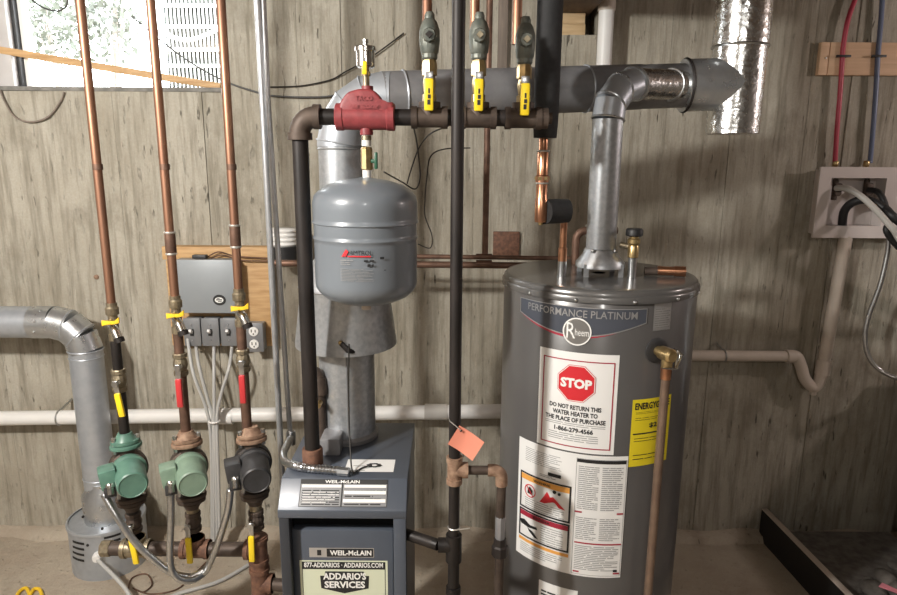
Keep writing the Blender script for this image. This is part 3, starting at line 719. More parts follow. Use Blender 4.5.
# wires along the wall and in the window
def wire(pp, Y, r, label, mt='wire_black'):
    o = MB().tube(smooth([at(u, v, Y) for u, v in pp], 6), r, 6).obj('wire', M[mt]); return tagtop(o, label, 'wire')
wire([(28, -4), (40, 6), (56, 11), (66, 6), (68, -6)], YW-.03, .0035, 'looped dark wire at the window top left')
wire([(132, 16), (160, 40), (190, 62), (222, 80), (250, 90), (275, 96), (320, 97), (340, 94)], YW-.02, .0035, 'dark wire running diagonally from the window across the wall')
wire([(268, 87), (300, 86), (330, 80), (345, 72), (370, 58), (404, 33)], YW-.012, .003, 'thin wire rising along the wall behind the air vent')
wire([(0, 90), (4, 100), (14, 116), (30, 122), (48, 117), (60, 102), (64, 92)], YW-.012, .004, 'grey wire loop hanging below the window sill', 'grey_wood')
c = at(96.5, 277, YW-.004)
o = MB().lathe([(.011, 0), (.010, .005), (.004, .007)], frame(c, -Yv), 14).obj('form_tie', M['rust_pale']); tagtop(o, 'small rusty form tie end in the wall beside the leftmost riser', 'form tie')
# ================================================================ boiler
XB0, XB1 = at(278, 510, 1.517).x, at(405.5, 510, 1.517).x
YF, YBK = 1.517, 1.94
ZF = at(340, 511, YF).z                       # front lip height
YS = atz(340, 478, ZBT).y                     # where the sloped panel meets the flat top
bo = thing('boiler', 'slate blue gas boiler with sloped hood and company stickers', 'boiler', ((XB0+XB1)/2, (YF+YBK)/2, 0))
xm = (XB0+XB1)/2
th = .012
MB().box((XB0, YF+.003, .0), (XB0+th, YBK, ZF-.02)).obj('side_panel', M['boiler_blue'], bo)
MB().box((XB1-th, YF+.003, .0), (XB1, YBK, ZF-.02)).obj('side_panel', M['boiler_blue'], bo)
MB().box((XB0, YBK-.01, .0), (XB1, YBK, ZF)).obj('rear_panel', M['boiler_blue'], bo)
MB().box((XB0+th, YF+.09, .03), (XB1-th, YBK-.012, ZF-.03)).obj('inner_jacket', M['boiler_black'], bo)
prof = [(YF, ZF-.022), (YF, ZF), (YS, ZBT), (YBK, ZBT), (YBK, ZF-.022)]
MB().prism([(y, z) for y, z in prof], XB0-.002, XB1+.002, Matrix(((0, 0, 1, 0), (1, 0, 0, 0), (0, 1, 0, 0), (0, 0, 0, 1))), .0025).obj('hood', M['boiler_blue'], bo)
MB().box((XB0, YF+.002, 0), (XB0+.026, YF+.04, ZF-.022), .003).obj('front_stile', M['boiler_dark'], bo)
MB().box((XB1-.032, YF+.002, 0), (XB1, YF+.04, ZF-.022), .003).obj('front_stile', M['boiler_blue'], bo)
yd = YF+.028
zd_ = at(340, 530, yd).z
dr = MB().box((XB0+.024, yd, .04), (XB1-.034, yd+.03, zd_), .006).obj('door', M['boiler_blue'], bo)
fd_ = lambda x, y, o: Vector((x, yd-.0006-o, y))
def dpx(u, v): p = at(u, v, yd); return p.x, p.z
x0, z0 = dpx(309.5, 557); x1, z1 = dpx(374, 548)
MB().rect(fd_, x0, z0, x1, z1).obj('nameplate', M['silver_print'], dr)
MB().rect(fd_, x0+(x1-x0)*.27, z0+.002, x1-.002, z1-.002, .0006).rect(fd_, x0+.021, z0+.006, x0+.032, z1-.006, .0006).obj('nameplate', M['ink'], dr)
MB().text('WEIL-McLAIN', fd_, x0+(x1-x0)*.32, z0+.0065, x1-.007, z1-.0065, .0012, .03).obj('nameplate_lettering', M['ink_white'], dr)
x0, z1 = dpx(299.5, 560); x1, _ = dpx(387.5, 560); z0 = z1-.16
MB().rect(fd_, x0, z0, x1, z1).obj('sticker', M['cream'], dr)
_, zz = dpx(340, 569); w_ = x1-x0
k = MB().rect(fd_, x0+.006, zz, x1-.006, z1-.004, .0006).edge(fd_, x0+.006, z0+.006, x1-.006, z1-.004, .0015, .0006)
cx_ = (x0+x1)/2; sx0, zt_ = dpx(320, 571); sx1, _ = dpx(369, 571); _, zm2 = dpx(340, 575.5); _, zlo = dpx(340, 588); _, zt3 = dpx(344, 593)
k.poly(fd_, [(sx0, zm2), (sx0+.002, zlo), (cx_, zt3), (sx1-.002, zlo), (sx1, zm2), (sx1-.012, zm2), (sx1-.014, zt_), (sx0+.014, zt_), (sx0+.012, zm2)], .0006)
k.obj('sticker_print', M['ink'], dr)
q = MB(); _, a = dpx(340, 567.2); _, b = dpx(340, 562.2)
q.text('877-ADDARIOS · ADDARIOS.COM', fd_, x0+.012, a, x1-.012, b, .0012, .025)
_, a = dpx(340, 579.3); _, b = dpx(340, 572.3); q.text("ADDARIO'S", fd_, sx0+.008, a, sx1-.008, b, .0012, .035)
_, a = dpx(340, 587.6); _, b = dpx(340, 580.8); q.text('SERVICES', fd_, sx0+.011, a, sx1-.011, b, .0012, .035)
q.obj('sticker_lettering', M['ink_white'], dr)
# data plate on the slope
sv = Vector((0, YS-YF, ZBT-ZF)); SL = sv.length; sv.normalize(); nv = Vector((0, -sv.z, sv.y))
fs = lambda x, y, o: Vector((x, YF, ZF))+sv*y+nv*(.001+o)
xa, xb = at(300, 490, 1.55).x, at(387.5, 490, 1.55).x
hood = [o for o in ALLC if o.name.startswith('hood')][0]
MB().rect(fs, xa, .010, xb, SL-.004).obj('data_plate', M['plate_grey'], hood)
p = MB().edge(fs, xa, .010, xb, SL-.004, .0014, .0005).rect(fs, xa, SL-.016, xb, SL-.004, .0005).rect(fs, (xa+xb)/2-.006, .010, (xa+xb)/2-.002, SL-.016, .0005)
p.lines(fs, xa+.006, .013, (xa+xb)/2-.01, SL-.03, 7, .0005, .5, seed=4).lines(fs, (xa+xb)/2+.004, .013, xb-.006, SL-.03, 6, .0005, .5, seed=9).obj('plate_print', M['ink'], hood)
p = MB(); xm_ = (xa+xb)/2
p.rect(fs, xa+.005, SL-.025, xm_-.007, SL-.018, .001).rect(fs, xm_+.001, SL-.025, xb-.004, SL-.018, .001).rect(fs, xm_+.001, SL*.5, xb-.004, SL*.5+.009, .001).rect(fs, xm_, .021, xb-.004, .030, .001)
p.lines(fs, xa+.008, .018, xm_-.012, SL-.034, 5, .001, .22, seed=5).text('WEIL-McLAIN', fs, xm_-.05, SL-.014, xm_+.04, SL-.006, .001).obj('plate_print', M['ink_white'], hood)
ft = lambda x, y, o: Vector((x, y, ZBT+.001+o))
a = atz(344, 472, ZBT); b = atz(395.5, 460, ZBT)
MB().rect(ft, a.x, a.y, b.x, b.y).obj('top_sticker', M['paper'], hood)
p = MB(); cx_, cy_ = (a.x*.42+b.x*.58), (a.y+b.y)/2
for k in range(9):
    q = k*.7; p.poly(ft, [(cx_+.03*math.cos(q)*.5+.008*math.cos(j*1.05), cy_+.010*math.sin(q)+.004*math.sin(j*1.05)) for j in range(6)], .0006+.0001*k)
p.rect(ft, a.x+.02, cy_-.004, cx_-.012, cy_-.002, .0006).rect(ft, a.x+.012, a.y+.006, a.x+.055, a.y+.008, .0006)
p.obj('sticker_print', M['ink'], hood)
# knob row on the top
for u in (316, 327, 338): pass
# sheet-metal collar box beside the flue
c0 = atz(320, 456, ZBT); c1 = atz(346, 440, ZBT)
MB().box((c0.x, c0.y, ZBT), (c1.x, c1.y+.05, ZBT+.05), .004).obj('collar_box', M['galv_dark'], bo)
# ================================================================ flue
YV = 1.845
xv = at(349, 440, YV).x
r_lo, r_up = 27*mpp(348, 410, YV), 22.5*mpp(340, 160, YV)
fl_ = thing('boiler_flue', 'dark galvanised boiler flue with draft hood, rising to a long horizontal run', 'flue', (xv, YV, ZBT))
zh0 = at(350, 357, YV-.16).z; zh1 = zh0+.16
MB().tube([(xv, YV, ZBT+.001), (xv, YV, zh0+.06)], r_lo, 36).obj('lower_pipe', M['galv_spangle'], fl_)
MB().lathe([(r_lo*1.09, 0), (r_lo*1.11, .012), (r_lo*1.0, .02)], (xv, YV, ZBT+.001), 36, False).obj('base_collar', M['galv_dark'], fl_)
MB().tube([(xv+.012, YV-r_lo-.0005, ZBT+.01), (xv+.012, YV-r_lo-.0005, zh0+.04)], .0025, 6).obj('seam', M['galv_dark'], fl_)
R0 = at(396.5, 345, YV).x-xv; R1 = at(388, 305, YV).x-xv
hd = MB().lathe([(R0-.004, zh0-.006), (R0, zh0-.006), (R0, zh0+.002), (R1*1.02, zh1), (R1*1.05, zh1+.008), (R1, zh1+.016), (R1*.92, zh1+.05), (r_up*1.12, zh1+.10), (r_up*1.08, zh1+.12)], (xv, YV, 0), 44, False).obj('draft_hood', M['galv_spangle'], fl_)
MB().lathe([(R0-.004, zh0-.005), (R1*1.0, zh1), (r_up*1.0, zh1+.1)], (xv, YV, 0), 44, False).obj('hood_lining', M['galv_dark'], hd)
for k in range(1): MB().ring((xv, YV, zh1+.006), Z, R1*1.05, .003, 40, 6).obj('bead', M['galv_dark'], hd)
c = Vector((xv+.012-.004, YV-R0*.985, zh0+.035))
cl = MB().ball(c, .007).obj('clip', M['brass'], hd)
MB().tube([c, c+Vector((.02, -.004, -.02)), c+Vector((.045, .02, -.035))], [.007, .008, .004], 8).obj('clip_lever', M['iron'], cl)
zmain = at(470, 97, YV).z
RE = .125
MB().tube([(xv, YV, zh1+.09), (xv, YV, zmain-RE)], r_up, 32).obj('upper_pipe', M['galv_spangle'], fl_)
MB().ring((xv, YV, at(340, 149, YV).z), Z, r_up*1.01, .003, 32, 6).obj('bead', M['galv_spangle'], fl_)
PE = Vector((at(640, 87, 2.05).x, 2.05, at(640, 87, 2.05).z))
P0 = Vector((xv+RE, YV, zmain)); dm = (PE-P0); dm.normalize()
pe = [Vector((xv+RE-RE*math.cos(q), YV, zmain-RE+RE*math.sin(q))) for q in [PI/2*k/3 for k in range(4)]]
pe2 = [pe[0]-Z*.01]+[Vector((xv+RE-RE*math.cos(q), YV, zmain-RE+RE*math.sin(q))) for q in [PI/2*k/4 for k in range(5)]]+[pe[3]+X*.015]
MB().tube(pe2, r_up*1.05, 32).obj('elbow', M['galv'], fl_, ang=18)
for k in (1, 2, 3, 4): MB().ring(pe2[k], pe2[k+1]-pe2[k-1], r_up*1.06, .0025, 32, 6).obj('crimp_bead', M['galv'], fl_)
rm = .0655
dm = (PE-P0).normalized()
MB().tube([P0-dm*.01, PE], rm, 36).obj('horizontal_pipe', M['galv_dark'], fl_)
for u in (405, 592):
    t_ = (at(u, 95, 1.9).x-P0.x)/(PE.x-P0.x); MB().ring(P0.lerp(PE, t_), dm, rm*1.01, .003, 32, 6).obj('bead', M['galv'], fl_)
# continuation to the chimney
XC = at(737, 80, 2.06).x
PC = Vector((XC, 2.06, at(739, 84, 2.06).z))
MB().tube([PE, PE.lerp(PC, .45)], rm*.98, 36).obj('wye_pipe', M['galv_dark'], fl_)
MB().tube([PE.lerp(PC, .44), PC], 25.2*mpp(739, 80, 2.06), 48).obj('chimney_thimble', M['galv_bright'], fl_)
MB().ring(PE.lerp(PC, .46), (PC-PE), 25.4*mpp(739, 80, 2.06), .004, 36, 6).obj('joint_ring', M['iron'], fl_)
ch = thing('chimney_pipe', 'shiny crinkled foil chimney pipe hanging at upper right', 'chimney pipe', (XC, 2.06, at(739, 136, 2.06).z))
rc = 25.5*mpp(739, 80, 2.06)
MB().tube([(XC, 2.06, at(739, 134, 2.06).z), (XC, 2.06, at(742, 46, 2.06).z)], rc, 40).obj('lower_section', M['foil'], ch)
MB().tube([(XC, 2.06, at(742, 46, 2.06).z), (XC, 2.06, 2.6)], rc*1.03, 40).obj('upper_section', M['foil'], ch)
MB().ring((XC, 2.06, at(742, 47, 2.06).z), Z, rc*1.02, .004, 36, 6).obj('bead', M['steel'], ch)
# ================================================================ supply riser and manifold
YM = 1.635
xr = at(306.5, 300, YM).x
ZM = at(420, 117.5, YM).z
rp = 7.7*mpp(301, 300, YM)
sr = thing('supply_riser', 'black iron supply riser with elbow, standing on the boiler', 'pipe', (xr, YM, ZBT))
MB().tube([(xr, YM, ZBT+.001), (xr, YM, ZM-.04)], rp, 24).obj('pipe', M['iron'], sr)
MB().lathe([(rp*1.35, 0), (rp*1.4, .004), (rp*1.4, .05), (rp*1.3, .054)], (xr, YM, ZBT+.001), 20).obj('coupling', M['rust'], sr)
el = MB().tube([(xr, YM, ZM-.05)]+arc((xr+.04, YM, ZM-.04), -X, Z, .04, 8)+[(xr+.05, YM, ZM)], rp*1.28, 24)
el.tube([(xr, YM, ZM-.055), (xr, YM, ZM-.038)], rp*1.5, 24).tube([(xr+.035, YM, ZM), (xr+.052, YM, ZM)], rp*1.5, 24).obj('elbow', M['iron_brown'], sr)
mn = thing('supply_manifold', 'black iron supply manifold with three tees below the flow valves', 'pipe', (at(470, 118, YM).x, YM, ZM-.03))
xs0, xs1 = at(336, 117, YM).x, at(395, 117, YM).x
xt = [at(u, 117, YM).x for u in (429.5, 478, 523)]
MB().tube([(xr+.045, YM, ZM), (xs0+.01, YM, ZM)], rp, 20).obj('pipe', M['iron'], mn)
MB().tube([(xs1-.01, YM, ZM), (xt[2], YM, ZM)], rp, 20).obj('pipe', M['iron'], mn)
for x in xt: tee((x, YM, ZM), X, Z, rp*.98, M['iron_brown'], mn, .044, .036)
MB().lathe([(rp*1.25, 0), (rp*1.25, .02), (rp*.7, .021), (rp*.7, .03)], frame((xt[2]+.04, YM, ZM), X), 16).obj('end_plug', M['iron_brown'], mn)
# red air scoop
xc = (xs0+xs1)/2; hw = (xs1-xs0)/2
sc_ = thing('air_scoop', 'red cast iron air scoop on the supply manifold', 'air separator', (xc, YM, ZM-.032))
b_ = MB().lathe([(.030, -hw), (.0325, -hw+.002), (.0325, -hw+.018), (.0305, -hw+.02), (.0305, hw-.02), (.0325, hw-.018), (.0325, hw-.002), (.030, hw)], frame((xc, YM, ZM), X), 28)
Rxz = Matrix(((1, 0, 0, xc), (0, 0, 1, YM), (0, 1, 0, ZM), (0, 0, 0, 1)))
b_.prism([(-hw*.92, .0), (-hw*.80, .034), (-hw*.55, .056), (-.012, .064), (.012, .064), (hw*.35, .060), (hw*.55, .046), (hw*.60, .03), (hw*.72, .03), (hw*.98, .036), (hw*.98, .0)], -.026, .026, Rxz, .007, 3)
b_.lathe([(.014, .05), (.014, .072)], (xc+.006, YM, ZM), 12).lathe([(.016, -.042), (.016, -.02)], (xc+.002, YM, ZM), 12)
b_.obj('casting', M['red_paint'], sc_)
fsc = lambda x, y, o: Vector((xc+x, YM-.0265-o, ZM+y))
fs2 = lambda x, y, o: Vector((xc+x, YM-.0308-o, ZM+y))
MB().text('TACO', fsc, -.022, .036, .02, .048, .003, .03).obj('raised_lettering', M['red_paint'], sc_)
MB().text('AIR SCOOP', fsc, -.034, .018, .034, .028, .0055, .03).obj('raised_lettering', M['red_paint'], sc_)
# air vent on top
xa_ = xc+.003
av = thing('air_vent', 'small silver automatic air vent on the red scoop', 'air vent', (xa_, YM, ZM+.07))
zz = lambda v: at(364, v, YM).z
MB().lathe([(.008, ZM+.068), (.008, zz(76)), (.011, zz(76)), (.011, zz(72)), (.008, zz(71)), (.008, zz(68))], (xa_, YM, 0), 10).obj('stem', M['brass_dull'], av)
MB().lathe([(.018, zz(68)), (.0225, zz(66.5)), (.0225, zz(52)), (.026, zz(51.5)), (.026, zz(47.5)), (.024, zz(46.5)), (.006, zz(46))], (xa_, YM, 0), 24).obj('chamber', M['chrome'], av)
MB().lathe([(.006, zz(46)), (.006, zz(43)), (.0075, zz(42.5)), (.0075, zz(39.5)), (.004, zz(39))], (xa_, YM, 0), 10).obj('cap', M['chrome'], av)
MB().box((xa_-.006, YM-.030, zz(76)), (xa_+.006, YM-.022, zz(63)), .002).obj('handle', M['yellow_grip'], av)
# tank connector
xk = xc+.001; ztk = at(366, 178, YM).z
kv = thing('tank_connector', 'brass connector with green handle between scoop and tank', 'valve', (xk, YM, ztk))
zq = lambda v: at(366, v, YM).z
MB().lathe([(.0115, zq(146)), (.0115, zq(131))], (xk, YM, 0), 14).obj('threaded_nipple', M['white_tape'], kv)
MB().lathe([(.0095, zq(141)), (.0125, zq(140)), (.0125, zq(136)), (.0095, zq(135))], (xk, YM, 0), 12).obj('nipple_band', M['brass_dull'], kv)
MB().lathe([(.012, zq(170)), (.0145, zq(169)), (.0145, zq(149)), (.012, zq(147))], (xk, YM, 0), 8).obj('body', M['brass'], kv, ang=25)
MB().lathe([(.011, ztk-.012), (.011, zq(170))], (xk, YM, 0), 12).obj('thread_tape', M['white_tape'], kv)
MB().tube([(xk+.01, YM-.004, zq(161)), (xk+.026, YM-.01, zq(161))], .005, 8).box((xk+.020, YM-.016, zq(169)), (xk+.028, YM-.004, zq(152)), .003).obj('handle', M['green_dark'], kv)
# ================================================================ expansion tank
xt_ = at(366, 240, YM).x; rt = 51.5*mpp(365, 240, YM)
zA, zB = at(365, 197, YM).z, at(365, 283, YM).z
tk = thing('expansion_tank', 'grey steel expansion tank hanging below the red scoop', 'tank', (xt_, YM, zB-.05))
pr = [(.012, ztk+.002), (.02, ztk), (.06, ztk-.006), (.095, ztk-.017), (rt*.9, zA+.014), (rt*.97, zA+.004), (rt, zA-.012)]
zb1, zb2 = at(365, 227, YM-rt).z, at(365, 243, YM-rt).z
pr += [(rt, zA-.03), (rt, zb1+.012), (rt, zb1+.006), (rt+.0025, zb1+.003), (rt+.0025, zb1-.0005), (rt-.0015, zb1-.003), (rt-.0015, zb1-.010), (rt-.0015, zb2+.010), (rt-.0015, zb2+.004), (rt+.0012, zb2+.0015), (rt+.0012, zb2-.0015), (rt-.0015, zb2-.004), (rt-.0015, zb2-.012)]
pr += [(rt-.0015, zB+.02), (rt-.0015, zB+.008), (rt*.98, zB-.004), (rt*.93, zB-.016), (rt*.82, zB-.030), (rt*.6, zB-.043), (rt*.3, zB-.050), (.01, zB-.052)]
MB().lathe(pr, (xt_, YM, 0), 56).obj('shell', M['tank_grey'], tk, ang=50)
MB().lathe([(.012, zB-.064), (.012, zB-.05)], (xt_, YM-.02, 0), 10).obj('air_valve_cap', M['pvc_cream'], tk)
ft_ = cylfn(xt_, YM, rt+.0006); tp = lambda u, v: oncyl(u, v, xt_, YM, rt)
s0, z0 = tp(349.5, 255.2); s1, z1 = tp(372.5, 250.5)
MB().text('AMTROL', ft_, s0, z0, s1, z1, .0003, .0).obj('tank_print', M['ink'], tk)
s2, zt2 = tp(346, 249); s3, zb3 = tp(341.5, 256.6)
MB().poly(ft_, [(s3, zb3), (s3+.005, zb3), (s2+.002, zt2-.004), (s2, zt2)], .0003).poly(ft_, [(s3+.007, zb3), (s3+.011, zb3), (s2+.006, zt2-.006), (s2+.002, zt2-.001)], .0004).rect(ft_, s3+.015, zb3, s1-.004, zb3+.003, .0003, 4).obj('tank_print', M['ink_red'], tk)
s4, za = tp(341, 281); s5, zc_ = tp(382, 268); k = MB().lines(ft_, s4, za, s5-.02, zc_, 9, .0003, .3, 2, seed=2)
s6, zd2 = tp(341, 265); k.lines(ft_, s4, zd2, s4+.035, zd2+.014, 3, .0003, .35, 2, seed=6); k.obj('tank_print', M['ink_grey'], tk)
k = MB()
for u, v, w2, h2 in ((366, 261, 4, 2), (372, 261, 4, 2), (369, 265.5, 3, 3), (373, 265.5, 2, 2.5), (382, 258, 4, 2.5), (385, 270, 2, 1)):
    a = tp(u-w2/2, v+h2/2); b = tp(u+w2/2, v-h2/2); k.rect(ft_, a[0], a[1], b[0], b[1], .0003, 2)
k.obj('tank_print', M['ink'], tk)
# ================================================================ flow check valves with ball valves
labs = ['left of the black gas pipe', 'right of the black gas pipe', 'beside the black insulated pipe']
for i, x in enumerate(xt):
    zv = lambda v: at(429, v + (0, 0, 4)[i], YM).z
    bt_ = zv(60); tp_ = zv(12)
    t = thing('flow_check_valve', 'grey-green flow check valve ' + labs[i], 'valve', (x, YM, bt_), 'flow check valves')
    H = tp_-bt_
    MB().lathe([(.016, 0), (.019, .004), (.019, H*.12), (.0215, H*.16), (.0245, H*.4), (.024, H*.62), (.0175, H*.80), (.012, H*.86), (.012, H*.93), (.009, H)], (x, YM, bt_), 14).obj('body', M['valve_green'], t, ang=25)
    MB().lathe([(.017, 0), (.017, .012), (.014, .016)], frame((x, YM-.018, bt_+H*.48), -Yv), 8).obj('bonnet', M['valve_green'], t, ang=25)
    MB().lathe([(.0085, 0), (.0085, .008)], frame((x, YM-.033, bt_+H*.48), -Yv), 4).obj('square_plug', M['brass_dull'] if i else M['iron'], t)
    cz = at([427, 475, 518][i], 6, YM)
    cp = thing('copper_feed', 'copper pipe above the flow check valve ' + labs[i], 'pipe', (cz.x, YM+.012, tp_-.03), 'copper feeds')
    MB().tube([(cz.x, YM+.012, tp_-.06), (cz.x, YM+.012, 2.6)], .0115, 16).obj('pipe', M['copper'], cp)
    ml = thing('ball_valve', 'brass ball valve with yellow lever below the flow valve ' + labs[i], 'valve', (x, YM, ZM+.03), 'yellow lever supply valves')
    zb_ = ZM+.034; hh = bt_-zb_
    MB().lathe([(.017, 0), (.017, hh*.2), (.013, hh*.22), (.016, hh*.45), (.013, hh*.62), (.018, hh*.64), (.018, hh*.9), (.0155, hh)], (x, YM, zb_), 8).obj('body', M['brass'], ml, ang=25)
    MB().lathe([(.007, 0), (.007, .02)], frame((x, YM-.014, zv(77)), -Yv), 8).obj('stem', M['chrome'], ml)
    lv = MB().box((x-.0095, YM-.036, zv(82)), (x+.0095, YM-.033, zv(73)), .001).obj('lever', M['steel'], ml)
    MB().box((x-.0115, YM-.040, zv(112)), (x+.0105, YM-.031, zv(80)), .004).obj('grip', M['yellow_grip'], lv)
    fg = lambda a, b, o: Vector((x+b, YM-.0405-o, a))
    MB().rect(fg, zv(106), -.004, zv(101), .003, .0002).rect(fg, zv(100), -.003, zv(96), .004, .0002).rect(fg, zv(95), -.002, zv(90), .002, .0002).obj('grip_print', M['ink'], lv)
# thin pipe down to the horizontals, and the strip on the wall
xx = at(486, 200, 2.45).x
o = MB().tube([(xx, 2.45, 2.6), (xx, 2.45, at(484, 254, 2.45).z)], .0115, 14).obj('thin_riser', M['copper_dull']); tagtop(o, 'thin brown copper riser behind the middle flow valve', 'pipe')
a = at(497, 72, YW-.001); b = at(508, 0, YW-.001)
o = MB().box((a.x, YW-.025, a.z), (b.x, YW+.003, 2.6), .002).obj('wood_strip', M['grey_wood']); tagtop(o, 'weathered vertical wood strip on the wall between flow valves', 'wood strip')
for v, r, l, u0 in ((256.5, .0085, 'upper of two brown pipes running horizontally to the water heater', 412), (264, .0125, 'lower of two brown pipes running horizontally to the water heater', 330)):
    a = at(u0-60, v-1, 2.45); b = at(575, v+2, 2.45)
    t = thing('copper_crossover', l, 'pipe', (a.x, 2.45, a.z-.01), 'brown crossover pipes')
    MB().tube([a, b], r, 14).obj('pipe', M['copper_dull'], t)
    c = at(484, v, 2.45); MB().tube([c-X*.03, c+X*.03], r*1.25, 14).obj('tee_fitting', M['copper_dull'], t)
a = at(493, 258, YW-.02); b = at(520, 232, YW-.02)
o = MB().box((a.x, YW-.014, a.z), (b.x, YW+.003, b.z), .003).obj('wall_block', M['rust']); tagtop(o, 'square reddish-brown block on the wall above the brown pipes', 'block')
# wires from the manifold
def wireY(pp, r, label):
    o = MB().tube(smooth([at(*p) for p in pp], 8), r, 6).obj('wire', M['wire_black']); return tagtop(o, label, 'wire')
wireY([(412, 122, 1.72), (416, 138, 1.9), (419, 160, 2.0), (420, 178, 2.0), (415, 189, 2.0), (402, 182, 1.95), (384, 172, 1.8)], .0022, 'thin black wire hanging from the manifold to the tank connector')
wireY([(448, 126, 1.75), (430, 134, 1.9), (419, 148, 2.0), (411, 170, 2.0), (407, 184, 2.0)], .0022, 'thin black wire curling from the manifold behind the tank')
wireY([(470, 148, 2.3), (445, 149, 2.2), (431, 156, 2.1), (427, 176, 2.1), (425, 200, 2.2), (425, 216, 2.3), (432, 236, 2.5), (430, 248, 2.6), (418, 244, 2.6)], .0022, 'thin black wire looping down the wall right of the tank')
wireY([(349, 344, 1.67), (348.5, 380, 1.67), (349, 420, 1.67), (351, 462, 1.62), (353, 472, 1.58)], .0022, 'thin black wire hanging from the draft hood to the boiler')
wireY([(353, 474, 1.585), (362, 468, 1.62), (372, 465, 1.63)], .0022, 'thin black wire lying across the boiler top sticker')
# relief / gauge bits between riser and flue
g = at(318, 392, 1.74)
rv = thing('relief_fitting', 'small brown fitting between the black riser and the flue', 'fitting', (g.x, 1.78, ZBT))
MB().tube([(g.x, 1.78, ZBT), (g.x, 1.78, g.z+.03)]+arc((g.x-.02, 1.78, g.z+.03), X, Z, .02, 5), .0125, 12).obj('pipe', M['iron_brown'], rv)
MB().lathe([(.02, -.02), (.021, 0), (.016, .03)], (g.x, 1.78, g.z), 12).obj('body', M['iron_brown'], rv)
MB().lathe([(.008, 0), (.008, .03)], frame((g.x, 1.765, g.z-.04), -Yv), 8).obj('spout', M['brass'], rv)
# ================================================================ black gas pipe
YG = 1.50
xg = at(457, 200, YG).x; rgp = 6.4*mpp(457, 200, YG)
gp = thing('gas_pipe', 'tall black iron gas pipe with brown tee in front of the manifold', 'pipe', (xg, YG, 0))
zt1 = at(453, 470, YG).z
MB().tube([(xg, YG, zt1), (xg, YG, 2.6)], rgp, 20).obj('riser', M['iron'], gp)
tee((xg, YG, zt1), Z, X, rgp, M['rust_pale'], gp, .036, .034)
MB().tube([(xg, YG, at(452, 545, YG).z), (xg, YG, zt1)], rgp*.95, 20).obj('drop_pipe', M['iron'], gp)
zq2 = at(452, 545, YG).z
MB().tube([(xg, YG, zq2-.045), (xg, YG, zq2+.03)], rgp*1.4, 16).tube([(xg-.04, YG, zq2), (xg, YG, zq2)], rgp*1.3, 16).obj('lower_tee', M['iron'], gp)
MB().tube([(xg, YG, zq2-.12), (xg, YG, zq2-.03)], rgp, 16).lathe([(rgp*1.3, 0), (rgp*1.3, .02)], (xg, YG, zq2-.14), 16).obj('drip_leg', M['iron'], gp)
MB().tube([(xg-.04, YG, zq2), (XB1-.004, YG+.05, zq2)], rgp, 12).obj('boiler_branch', M['iron'], gp)
MB().ring((xg, YG, at(452, 527, YG).z), Z, rgp, .002, 16, 5).tube([(xg+.005, YG-.014, at(452, 527, YG).z), (xg+.04, YG-.014, at(452, 525, YG).z)], .0015, 5).obj('wire_twist', M['solder'], gp)
xb_ = at(501, 500, YG).x
MB().tube([(xg+.03, YG, zt1), (xb_-.02, YG, zt1)], rgp*.78, 16).obj('branch', M['iron_brown'], gp)
MB().tube([(xb_-.035, YG, zt1)]+arc((xb_-.02, YG, zt1-.02), Z, X, .02, 6)+[(xb_, YG, zt1-.04)], rgp*1.05, 18).obj('elbow', M['rust_pale'], gp)
zu = at(500, 545, YG).z
MB().tube([(xb_, YG, zu-.25), (xb_, YG, zt1-.03)], rgp*.82, 16).obj('branch_drop', M['iron_brown'], gp)
MB().lathe([(.013, -.02), (.013, .05), (.010, .055)], (xb_, YG, zu+.03), 8).obj('gas_cock', M['galv_dark'], gp, ang=20)
MB().lathe([(.015, -.02), (.021, -.018), (.021, .008), (.017, .012), (.016, .03)], (xb_, YG, zu-.01), 8).obj('union', M['iron'], gp, ang=20)
MB().lathe([(.012, -.14), (.012, -.02)], (xb_, YG, zu), 8).obj('lower_union', M['galv_dark'], gp, ang=20)
# orange tag
c = at(466, 443, YG-.03)
q = Matrix.Translation(c) @ Matrix.Rotation(math.radians(30), 4, 'Y') @ Matrix.Rotation(math.radians(-12), 4, 'Z')
tg = thing('paper_tag', 'orange paper tag tied to the black gas pipe', 'tag', c)
bm_ = MB(); W_, H_ = .036, .028
bm_.add([], [])
for s in (0, 1):
    pass
grid = [[(q @ Vector((-W_+2*W_*i/6, .004*math.sin(i*.7), -H_+2*H_*j/4))) for i in range(7)] for j in range(5)]
nq = (q.to_3x3() @ Vector((0, .0008, 0)))
V = [p for r_ in grid for p in r_]; V += [p+nq for p in V]
Fc = []
for j in range(4):
    for i in range(6):
        a = j*7+i; Fc.append([a, a+1, a+8, a+7]); Fc.append([a+35, a+42, a+43, a+36])
bm_.add(V, Fc).obj('card', M['tag_orange'], tg)
hole = q @ Vector((-W_*.72, -.003, H_*.72))
MB().tube([hole, hole+Vector((0, -.001, 0))], .003, 8).obj('eyelet', M['ink'], tg)
MB().tube(smooth([hole, hole+Vector((-.012, 0, .012)), Vector((xg-.012, YG-.012, hole.z+.018)), Vector((xg-.014, YG+.006, hole.z+.02))]), .0012, 5).obj('wire_tie', M['solder'], tg)
